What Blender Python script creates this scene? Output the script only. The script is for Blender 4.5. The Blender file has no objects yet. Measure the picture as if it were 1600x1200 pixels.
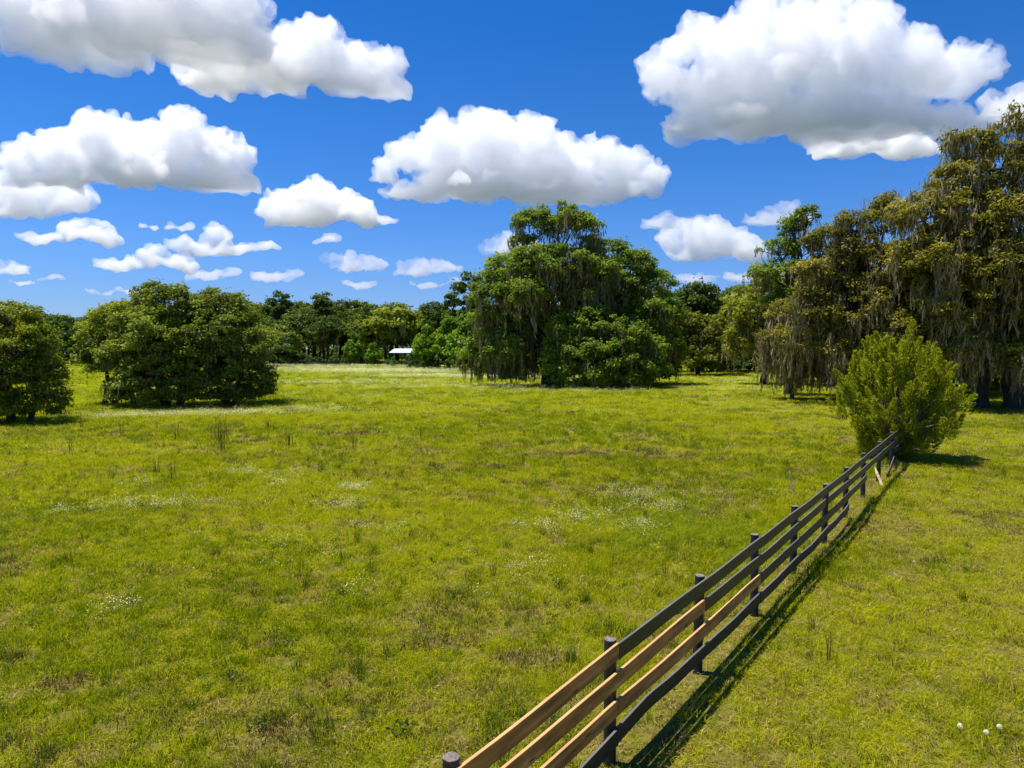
import bpy, bmesh, math, random
import numpy as np
from mathutils import Vector, Matrix

sc = bpy.context.scene
C = sc.collection
PI = math.pi
# ------------------------------------------------------------------ camera
cd = bpy.data.cameras.new('camera')
cam = bpy.data.objects.new('camera', cd)
C.objects.link(cam)
sc.camera = cam
cam.location = (0, 0, 4.0)
cam.rotation_euler = (math.radians(90 - 2.91), 0, 0)
cd.sensor_width = 36
cd.lens = 36 * 1081 / 1600
cd.clip_start = 0.05
cd.clip_end = 80000
# ------------------------------------------------------------------ sky and sun
SUN_EL = math.radians(70.5)
SX, SY = -0.97, 0.243                      # horizontal direction towards the sun
SUN = 4.9
SKY = 0.098
EXPOSURE = 0.6
w = bpy.data.worlds.new('World')
sc.world = w
w.use_nodes = True
nt = w.node_tree
bg = nt.nodes['Background']
sky = nt.nodes.new('ShaderNodeTexSky')
sky.sky_type = 'NISHITA'
sky.sun_disc = False
sky.sun_elevation = SUN_EL
sky.sun_rotation = math.atan2(SX, SY)
sky.air_density = 1.0
sky.dust_density = 0.0
sky.ozone_density = 6.0
# the clear deep blue of this day's air, by height above the horizon only
tc = nt.nodes.new('ShaderNodeTexCoord')
sep = nt.nodes.new('ShaderNodeSeparateXYZ')
nt.links.new(tc.outputs['Generated'], sep.inputs[0])
ramp = nt.nodes.new('ShaderNodeValToRGB')
nt.links.new(sep.outputs['Z'], ramp.inputs[0])
cr = ramp.color_ramp
stops = [(0.0, (0.42, 0.52, 0.78)), (0.05, (0.40, 0.53, 0.84)), (0.13, (0.36, 0.58, 0.92)),
         (0.24, (0.24, 0.57, 0.95)), (0.42, (0.12, 0.52, 0.95)), (0.7, (0.085, 0.48, 0.92))]
while len(cr.elements) < len(stops):
    cr.elements.new(0.5)
for e, (p, c) in zip(cr.elements, stops):
    e.position = p
    e.color = (*c, 1)
mul = nt.nodes.new('ShaderNodeMix')
mul.data_type = 'RGBA'
mul.blend_type = 'MULTIPLY'
mul.inputs[0].default_value = 1.0
nt.links.new(sky.outputs[0], mul.inputs[6])
nt.links.new(ramp.outputs[0], mul.inputs[7])
nt.links.new(mul.outputs[2], bg.inputs[0])
bg.inputs[1].default_value = SKY
sl = bpy.data.lights.new('sun', 'SUN')
sl.energy = SUN
sl.angle = math.radians(0.5)
sl.color = (1.0, 0.95, 0.87)
so = bpy.data.objects.new('sun', sl)
C.objects.link(so)
so.rotation_euler = Vector((SX * math.cos(SUN_EL), SY * math.cos(SUN_EL), math.sin(SUN_EL))).to_track_quat('Z', 'Y').to_euler()
vs = sc.view_settings
vs.view_transform = 'Standard'
vs.look = 'None'
vs.exposure = EXPOSURE
vs.gamma = 1
vs.use_curve_mapping = False
sc.render.engine = 'CYCLES'
sc.cycles.max_bounces = 20
sc.cycles.diffuse_bounces = 4
sc.cycles.glossy_bounces = 2
sc.cycles.transmission_bounces = 4
sc.cycles.volume_bounces = 20
sc.cycles.use_denoising = True

# ------------------------------------------------------------------ helpers
def tag(o, label=None, cat=None, group=None, kind=None):
    if label: o['label'] = label
    if cat: o['category'] = cat
    if group: o['group'] = group
    if kind: o['kind'] = kind
    return o

def hsh(i, j, k):
    n = (i * 374761393 + j * 668265263 + k * 1440662683) & 0xffffffff
    n = ((n ^ (n >> 13)) * 1274126177) & 0xffffffff
    return ((n ^ (n >> 16)) & 0xffff) / 65535.0

def vnoise(p):
    i = np.floor(p).astype(np.int64)
    f = p - i
    f = f * f * (3 - 2 * f)
    x, y, z = i[:, 0], i[:, 1], i[:, 2]
    u, v, s = f[:, 0], f[:, 1], f[:, 2]
    def L(a, b, t): return a + (b - a) * t
    return L(L(L(hsh(x, y, z), hsh(x + 1, y, z), u), L(hsh(x, y + 1, z), hsh(x + 1, y + 1, z), u), v),
             L(L(hsh(x, y, z + 1), hsh(x + 1, y, z + 1), u), L(hsh(x, y + 1, z + 1), hsh(x + 1, y + 1, z + 1), u), v), s) * 2 - 1

def fbm(p, o=4):
    s = 0; a = 1.0; t = 0
    for k in range(o):
        s = s + a * vnoise(p + 17.3 * k)
        t += a; a *= .5; p = p * 2.03
    return s / t

def fbm2(x, y, scale, seed=0, o=3):
    return fbm(np.stack([x / scale, y / scale, np.full_like(x, seed * 7.7 + .5)], 1), o)

def height(x, y):
    x = np.atleast_1d(np.asarray(x, float)); y = np.atleast_1d(np.asarray(y, float))
    near = np.clip((y - 8) / 30, 0, 1)
    return fbm2(x, y, 14, 3, 2) * (.05 + .10 * near) + fbm2(x, y, 3.0, 4, 2) * .03

def h1(x, y): return float(height(x, y)[0])

def mesh(name, V, F, mats, idx=None, smooth=False, attr=None):
    """V (n,3); F list of int arrays (m,k) with constant k each"""
    me = bpy.data.meshes.new(name)
    V = np.asarray(V, np.float32)
    me.vertices.add(len(V)); me.vertices.foreach_set('co', V.ravel())
    if not isinstance(F, list): F = [F]
    F = [np.asarray(f, np.int32) for f in F if len(f)]
    loops = np.concatenate([f.ravel() for f in F])
    tot = np.concatenate([np.full(len(f), f.shape[1], np.int32) for f in F])
    start = np.concatenate([[0], np.cumsum(tot)[:-1]]).astype(np.int32)
    me.loops.add(len(loops)); me.loops.foreach_set('vertex_index', loops)
    me.polygons.add(len(tot)); me.polygons.foreach_set('loop_start', start); me.polygons.foreach_set('loop_total', tot)
    if idx is not None: me.polygons.foreach_set('material_index', np.asarray(idx, np.int32))
    me.polygons.foreach_set('use_smooth', np.full(len(tot), smooth))
    for m in (mats if isinstance(mats, (list, tuple)) else [mats]): me.materials.append(m)
    if attr is not None:
        a = me.attributes.new('tint', 'FLOAT', 'POINT')
        a.data.foreach_set('value', np.asarray(attr, np.float32))
    me.update()
    return me

def link(name, me, parent=None, loc=(0, 0, 0)):
    o = bpy.data.objects.new(name, me)
    C.objects.link(o)
    o.location = loc
    if parent is not None: o.parent = parent
    return o

def empty(name, loc, rz=0):
    o = bpy.data.objects.new(name, None)
    o.empty_display_size = .3
    C.objects.link(o)
    o.location = loc
    o.rotation_euler = (0, 0, rz)
    return o

# ------------------------------------------------------------------ materials
def newmat(name):
    m = bpy.data.materials.new(name); m.use_nodes = True
    return m, m.node_tree, m.node_tree.nodes['Principled BSDF']

def N(t, ty, **kw):
    n = t.nodes.new(ty)
    for k, v in kw.items(): setattr(n, k, v)
    return n

def rampnode(t, src, stops):
    r = t.nodes.new('ShaderNodeValToRGB')
    t.links.new(src, r.inputs[0])
    while len(r.color_ramp.elements) < len(stops): r.color_ramp.elements.new(.5)
    for e, (p, c) in zip(r.color_ramp.elements, stops):
        e.position = p; e.color = (*c, 1)
    return r.outputs[0]

def noise(t, vec, scale, detail=3, rough=.6, out='Fac'):
    n = t.nodes.new('ShaderNodeTexNoise')
    n.inputs['Scale'].default_value = scale; n.inputs['Detail'].default_value = detail; n.inputs['Roughness'].default_value = rough
    if vec is not None: t.links.new(vec, n.inputs['Vector'])
    return n.outputs[out]

def math_(t, op, a, b=None, clamp=False):
    n = t.nodes.new('ShaderNodeMath'); n.operation = op; n.use_clamp = clamp
    for i, v in enumerate((a, b)):
        if v is None: continue
        if isinstance(v, (int, float)): n.inputs[i].default_value = v
        else: t.links.new(v, n.inputs[i])
    return n.outputs[0]

def mixc(t, fac, a, b, mode='MIX'):
    n = t.nodes.new('ShaderNodeMix'); n.data_type = 'RGBA'; n.blend_type = mode
    for i, v in ((0, fac), (6, a), (7, b)):
        if isinstance(v, (int, float)): n.inputs[i].default_value = v
        elif isinstance(v, tuple): n.inputs[i].default_value = (*v, 1)
        else: t.links.new(v, n.inputs[i])
    return n.outputs[2]

def leafmat(name, cols, trans=.4, gloss=.45, spec=.010, patch=None, patch_scale=.25, tsat=1.0):
    """leaf with both a lit and a see-through side; colour runs along the per-leaf tint"""
    m = bpy.data.materials.new(name); m.use_nodes = True
    t = m.node_tree; t.nodes.clear()
    at = N(t, 'ShaderNodeAttribute', attribute_name='tint')
    oi = N(t, 'ShaderNodeObjectInfo')
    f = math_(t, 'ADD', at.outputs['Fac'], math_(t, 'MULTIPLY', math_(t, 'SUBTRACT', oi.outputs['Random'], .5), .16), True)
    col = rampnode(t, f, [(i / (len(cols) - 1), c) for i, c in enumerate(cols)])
    if patch:
        g = N(t, 'ShaderNodeNewGeometry')
        pf = noise(t, g.outputs['Position'], patch_scale, 2)
        pf = math_(t, 'MULTIPLY', math_(t, 'SUBTRACT', pf, .42), 5.0, True)
        col = mixc(t, math_(t, 'MULTIPLY', pf, .75), col, patch, 'MIX')
    df = N(t, 'ShaderNodeBsdfDiffuse'); tr = N(t, 'ShaderNodeBsdfTranslucent'); gl = N(t, 'ShaderNodeBsdfGlossy')
    t.links.new(col, df.inputs[0])
    tcol = mixc(t, 1.0, col, (1.25 * tsat, 1.35, .7), 'MULTIPLY')
    t.links.new(tcol, tr.inputs[0])
    gl.inputs['Roughness'].default_value = gloss; gl.inputs[0].default_value = (1, 1, 1, 1)
    mx = N(t, 'ShaderNodeMixShader'); mx.inputs[0].default_value = trans
    t.links.new(df.outputs[0], mx.inputs[1]); t.links.new(tr.outputs[0], mx.inputs[2])
    mg = N(t, 'ShaderNodeMixShader'); mg.inputs[0].default_value = spec
    t.links.new(mx.outputs[0], mg.inputs[1]); t.links.new(gl.outputs[0], mg.inputs[2])
    out = N(t, 'ShaderNodeOutputMaterial'); t.links.new(mg.outputs[0], out.inputs[0])
    return m

M = {}
M['oak'] = leafmat('oak_leaf', [(0.045, 0.075, 0.01), (0.15, 0.215, 0.02), (0.26, 0.34, 0.028), (0.38, 0.43, 0.04)])
M['oak_olive'] = leafmat('oak_leaf_olive', [(0.06, 0.072, 0.009), (0.175, 0.18, 0.018), (0.27, 0.26, 0.024), (0.38, 0.33, 0.04)])
M['oak_mid'] = leafmat('oak_leaf_mid', [(0.06, 0.082, 0.011), (0.17, 0.205, 0.022), (0.28, 0.315, 0.03), (0.4, 0.41, 0.045)])
M['oak_brown'] = leafmat('oak_leaf_brownish', [(.075, .075, .012), (.21, .19, .022), (.33, .285, .032), (.45, .37, .055)])
M['oak_yellow'] = leafmat('oak_leaf_yellow', [(0.055, 0.08, 0.006), (0.165, 0.2, 0.01), (0.26, 0.28, 0.016), (0.36, 0.35, 0.025)])
M['dark_leaf'] = leafmat('dark_leaf', [(0.025, 0.048, 0.009), (0.07, 0.11, 0.016), (0.11, 0.16, 0.02), (0.16, 0.2, 0.026)])
M['light_leaf'] = leafmat('light_leaf', [(0.06, 0.11, 0.01), (0.13, 0.22, 0.015), (0.2, 0.32, 0.022), (0.27, 0.38, 0.03)])
M['cedar'] = leafmat('cedar_spray', [(0.06, 0.085, 0.008), (0.19, 0.225, 0.01), (0.33, 0.35, 0.014), (0.48, 0.46, 0.02)], trans=.3)
M['moss'] = leafmat('spanish_moss', [(0.1, 0.075, 0.038), (0.25, 0.19, 0.1), (0.38, 0.3, 0.17), (0.52, 0.42, 0.26)], trans=.35, tsat=.85)
M['grass'] = leafmat('grass_blade', [(0.09, 0.145, 0.003), (0.26, 0.295, 0.003), (0.44, 0.445, 0.004), (0.63, 0.54, 0.02)], trans=.5, gloss=.5, spec=.004)
M['straw'] = leafmat('dry_grass', [(0.17, 0.12, 0.03), (0.38, 0.27, 0.08), (0.54, 0.4, 0.15), (0.66, 0.52, 0.24)], trans=.35)
M['weed'] = leafmat('broad_leaf_weed', [(0.02, 0.045, 0.004), (0.05, 0.095, 0.006), (0.09, 0.15, 0.01), (0.15, 0.21, 0.012)], trans=.35)
M['brush'] = leafmat('seed_stalk', [(0.045, 0.035, 0.01), (0.1, 0.075, 0.02), (0.17, 0.12, 0.035), (0.23, 0.17, 0.055)], trans=.25)
M['petal'] = leafmat('white_petal', [(.55, .50, .25), (.7, .66, .42), (.78, .75, .55), (.85, .82, .68)], trans=.3, tsat=.9)

def barkmat(name, a, b, scale=6):
    m, t, p = newmat(name)
    g = N(t, 'ShaderNodeNewGeometry')
    mp = N(t, 'ShaderNodeMapping'); mp.inputs['Scale'].default_value = (1, 1, .3)
    t.links.new(g.outputs['Position'], mp.inputs[0])
    n = noise(t, mp.outputs[0], scale, 5, .7)
    t.links.new(rampnode(t, n, [(.3, a), (.7, b)]), p.inputs['Base Color'])
    bp = N(t, 'ShaderNodeBump'); bp.inputs['Strength'].default_value = .8; bp.inputs['Distance'].default_value = .05
    t.links.new(n, bp.inputs['Height']); t.links.new(bp.outputs[0], p.inputs['Normal'])
    p.inputs['Roughness'].default_value = .9
    return m
M['bark'] = barkmat('oak_bark', (.018, .015, .012), (.075, .062, .050))
M['stick'] = barkmat('pale_split_wood', (.42, .30, .16), (.62, .48, .28), 12)
M['twig'] = barkmat('grey_twig', (.16, .13, .10), (.30, .26, .21), 12)

def boardmat(name, stops, edge, edge_f, rough, knots):
    """plank: grain along local X, lighter on the sawn top edge (local Z up), as worn paint on black boards"""
    m, t, p = newmat(name)
    to = N(t, 'ShaderNodeTexCoord'); oi = N(t, 'ShaderNodeObjectInfo')
    add = N(t, 'ShaderNodeVectorMath', operation='ADD')
    comb = N(t, 'ShaderNodeCombineXYZ')
    t.links.new(math_(t, 'MULTIPLY', oi.outputs['Random'], 37.0), comb.inputs[0])
    t.links.new(math_(t, 'MULTIPLY', oi.outputs['Random'], 11.0), comb.inputs[2])
    t.links.new(to.outputs['Object'], add.inputs[0]); t.links.new(comb.outputs[0], add.inputs[1])
    mp = N(t, 'ShaderNodeMapping'); mp.inputs['Scale'].default_value = (1.4, 14, 16)
    t.links.new(add.outputs[0], mp.inputs[0])
    g = noise(t, mp.outputs[0], 1.0, 6, .65)
    mp2 = N(t, 'ShaderNodeMapping'); mp2.inputs['Scale'].default_value = (1.0, 3, 3.5)
    t.links.new(add.outputs[0], mp2.inputs[0])
    b = noise(t, mp2.outputs[0], 1.6, 3, .6)
    f = math_(t, 'ADD', math_(t, 'MULTIPLY', g, .6), math_(t, 'MULTIPLY', b, .4))
    col = rampnode(t, f, stops)
    if knots:
        vo = N(t, 'ShaderNodeTexVoronoi'); mp3 = N(t, 'ShaderNodeMapping'); mp3.inputs['Scale'].default_value = (1.7, .1, 7)
        t.links.new(add.outputs[0], mp3.inputs[0]); t.links.new(mp3.outputs[0], vo.inputs['Vector']); vo.inputs['Scale'].default_value = 1.3
        kf = math_(t, 'MULTIPLY', math_(t, 'SUBTRACT', .16, vo.outputs['Distance']), 9.0, True)
        col = mixc(t, kf, col, (.045, .020, .008))
    geo = N(t, 'ShaderNodeNewGeometry'); s = N(t, 'ShaderNodeSeparateXYZ'); t.links.new(geo.outputs['Normal'], s.inputs[0])
    top = math_(t, 'MULTIPLY', math_(t, 'SUBTRACT', s.outputs['Z'], .8), 8.0, True)
    edge_tone = math_(t, 'MULTIPLY', math_(t, 'MULTIPLY', top, edge_f), math_(t, 'ADD', g, .35), True)  # lightens upward faces, broken up by the grain
    col = mixc(t, edge_tone, col, edge)
    t.links.new(col, p.inputs['Base Color'])
    p.inputs['Roughness'].default_value = rough
    bp = N(t, 'ShaderNodeBump'); bp.inputs['Strength'].default_value = .5; bp.inputs['Distance'].default_value = .006
    t.links.new(g, bp.inputs['Height']); t.links.new(bp.outputs[0], p.inputs['Normal'])
    return m
M['new_board'] = boardmat('new_brown_board', [(.37, (.13, .05, .012)), (.46, (.33, .14, .032)), (.56, (.52, .22, .045)), (.66, (.70, .36, .11))], (.62, .38, .16), .8, .7, True)
M['black_board'] = boardmat('black_painted_board', [(.34, (.005, .008, .011)), (.5, (.009, .012, .016)), (.6, (.020, .023, .027)), (.74, (.075, .065, .055))], (.18, .16, .14), .8, .5, False)
M['cut_end'] = barkmat('weathered_post_top', (.10, .075, .06), (.34, .28, .24), 25)

# ground
gm, t, p = newmat('meadow_ground')
geo = N(t, 'ShaderNodeNewGeometry'); P = geo.outputs['Position']
n1 = noise(t, P, 9.0, 6, .75); n2 = noise(t, P, .35, 4, .6); n3 = noise(t, P, .045, 3, .5)
mpf = N(t, 'ShaderNodeMapping'); mpf.inputs['Scale'].default_value = (.05, .35, 1); t.links.new(P, mpf.inputs[0])
n4 = noise(t, mpf.outputs[0], 1.0, 5, .65)
near = rampnode(t, n1, [(.28, (.05, .055, .006)), (.45, (.12, .12, .010)), (.6, (.22, .18, .04)), (.75, (.36, .27, .12))])  # dark end blends soil with shade between the grass blades
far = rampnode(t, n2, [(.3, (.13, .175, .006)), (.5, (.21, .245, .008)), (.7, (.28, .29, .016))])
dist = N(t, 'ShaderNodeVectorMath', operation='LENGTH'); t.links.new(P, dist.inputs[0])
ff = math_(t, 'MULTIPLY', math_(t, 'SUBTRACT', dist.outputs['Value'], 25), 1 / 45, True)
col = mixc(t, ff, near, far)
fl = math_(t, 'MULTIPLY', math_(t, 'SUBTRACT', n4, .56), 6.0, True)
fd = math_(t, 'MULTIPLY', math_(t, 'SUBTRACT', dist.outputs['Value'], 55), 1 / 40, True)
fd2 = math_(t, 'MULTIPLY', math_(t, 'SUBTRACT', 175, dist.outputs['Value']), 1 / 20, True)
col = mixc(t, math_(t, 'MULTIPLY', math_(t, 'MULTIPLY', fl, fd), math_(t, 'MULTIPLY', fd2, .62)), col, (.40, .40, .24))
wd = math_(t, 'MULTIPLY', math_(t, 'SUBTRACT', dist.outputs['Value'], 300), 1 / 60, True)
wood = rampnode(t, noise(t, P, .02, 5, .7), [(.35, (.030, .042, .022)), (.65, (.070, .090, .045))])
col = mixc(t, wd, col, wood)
t.links.new(col, p.inputs['Base Color']); p.inputs['Roughness'].default_value = 1
p.inputs['Specular IOR Level'].default_value = .1
bp = N(t, 'ShaderNodeBump'); bp.inputs['Strength'].default_value = 1; bp.inputs['Distance'].default_value = .06
t.links.new(n1, bp.inputs['Height']); t.links.new(bp.outputs[0], p.inputs['Normal'])

# ------------------------------------------------------------------ ground
u = np.linspace(-1, 1, 200)
gx = np.sinh(u * 8.2) / math.sinh(8.2) * 9000
gy = np.sinh(u * 8.2) / math.sinh(8.2) * 9000 + 12
X, Y = np.meshgrid(gx, gy)
Z = height(X.ravel(), Y.ravel()) * (np.hypot(X.ravel(), Y.ravel()) < 400)
n = len(u)
ii = np.arange(n * n).reshape(n, n)
F = np.stack([ii[:-1, :-1].ravel(), ii[:-1, 1:].ravel(), ii[1:, 1:].ravel(), ii[1:, :-1].ravel()], 1)
g = link('ground', mesh('ground', np.stack([X.ravel(), Y.ravel(), Z], 1), F, gm, smooth=True))
tag(g, kind='structure')

# ------------------------------------------------------------------ clouds
def ico(sub):
    bm = bmesh.new(); bmesh.ops.create_icosphere(bm, subdivisions=sub, radius=1)
    v = np.array([x.co[:] for x in bm.verts]); f = np.array([[y.index for y in x.verts] for x in bm.faces]); bm.free()
    return v, f
IV, IF = ico(2)

def cloudmat(name, dens, aniso=.35):
    m = bpy.data.materials.new(name); m.use_nodes = True
    t = m.node_tree; t.nodes.clear()
    vsn = N(t, 'ShaderNodeVolumeScatter')
    vsn.inputs['Color'].default_value = (.983, .9925, 1, 1); vsn.inputs['Density'].default_value = dens; vsn.inputs['Anisotropy'].default_value = aniso  # bluish scatter tint puts blue shade into the cloud depths and undersides
    out = N(t, 'ShaderNodeOutputMaterial'); t.links.new(vsn.outputs[0], out.inputs['Volume'])
    return m

def remesh(ob, vox):
    m = ob.modifiers.new('r', 'REMESH'); m.mode = 'VOXEL'; m.voxel_size = vox; m.use_smooth_shade = True
    dg = bpy.context.evaluated_depsgraph_get()
    me = bpy.data.meshes.new_from_object(ob.evaluated_get(dg)); ob.modifiers.clear(); ob.data = me
    return me

def cloud(label, D, lobes, zb, vox, mat, seed, puff=(.5, .5), ragged=1.0, flat=1.0, small=False):
    """lobes: (x, z, radius) in metres on the plane y = D; zb = height of the flat cloud base"""
    r = random.Random(seed)
    lev = []
    for x, z, R in lobes:
        lev.append((x, D + r.uniform(-.4, .4) * R, z, R))
        lev.append((x + r.uniform(-.5, .5) * R, D + r.uniform(-1.3, 1.3) * R, z - .25 * R, R * .8))
    allb = list(lev)
    for fr, nn in zip(puff, (14, 11)):
        nx = []
        for x, y, z, R in lev:
            for _ in range(nn):
                while 1:
                    d = Vector((r.gauss(0, 1), r.gauss(0, 1), r.gauss(0, 1))).normalized()
                    if d.z > -.3: break
                nx.append((x + d.x * R * .82, y + d.y * R * .82, z + d.z * R * .82, R * fr * r.uniform(.5, 1.1)))
        allb += nx; lev = nx
    V = []; F = []
    for k, (x, y, z, R) in enumerate(allb):
        V.append(IV * R + np.array([x, y, z])); F.append(IF + k * len(IV))
    # the flat shared base that joins the towers
    k = len(V)
    srt = sorted(lobes)
    slabs = [((a_[0] + b_[0]) / 2, max(abs(a_[0] - b_[0]) * .75, (a_[2] + b_[2]) * .5) * r.uniform(.9, 1.15), (a_[2] + b_[2]) / 2) for a_, b_ in zip(srt, srt[1:])]
    mz = sum(l[1] - .35 * l[2] for l in lobes) / len(lobes)
    for x, wx, R in slabs:
        V.append(IV * np.array([wx, R * 1.35, R * .72]) + np.array([x, D + r.uniform(-.3, .3) * R, (mz if small else zb + R * .40)])); F.append(IF + k * len(IV)); k += 1
    V = np.concatenate(V)
    V[:, 2] = zb + (V[:, 2] - zb) * flat
    c = np.array([lobes[0][0], D, zb])
    ob = link('cloud', mesh('cloud', V - c, np.concatenate(F), mat), loc=tuple(c))
    me = remesh(ob, vox)
    nv = len(me.vertices)
    a = np.empty(nv * 3, np.float32); me.vertices.foreach_get('co', a); a = a.reshape(-1, 3).astype(float)
    nn = np.empty(nv * 3, np.float32); me.vertices.foreach_get('normal', nn); nn = nn.reshape(-1, 3)
    lo = a[:, 2] < 0
    a[lo, 2] *= .10
    S = vox * 10
    up = np.clip(a[:, 2:3] / (vox * 18), 0, 1)
    wv = np.stack([fbm(a / S + q, 3) for q in (0, 50, 90)], 1)
    wb = np.stack([fbm(a / (S * 3) + q, 3) for q in (5, 51, 97)], 1)
    a = a + nn * (np.abs(fbm(a / (S * .7) + 7, 4)[:, None]) * -vox * 15 + vox * 3) * (.35 + .65 * up) * ragged
    a = a + wv * vox * np.array([1, 1, 1]) * (3 + 1 * (1 - up)) * ragged + wb * vox * np.array([18, 18, 1.5]) * (1 - up) * ragged
    me.vertices.foreach_set('co', a.astype(np.float32).ravel()); me.update()
    me = remesh(ob, vox * .95)
    nv = len(me.vertices)
    a = np.empty(nv * 3, np.float32); me.vertices.foreach_get('co', a); a = a.reshape(-1, 3).astype(float)
    nn = np.empty(nv * 3, np.float32); me.vertices.foreach_get('normal', nn); nn = nn.reshape(-1, 3)
    up = np.clip(a[:, 2:3] / (vox * 14), 0, 1)
    a += nn * (np.abs(fbm(a / (vox * 3.2) + 3, 2)[:, None]) * -1.8 + .4) * vox * (.25 + .75 * up)
    me.vertices.foreach_set('co', a.astype(np.float32).ravel()); me.update()
    me.materials.clear(); me.materials.append(mat)
    return tag(ob, label, 'cloud', 'cumulus clouds in the blue sky')

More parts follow.
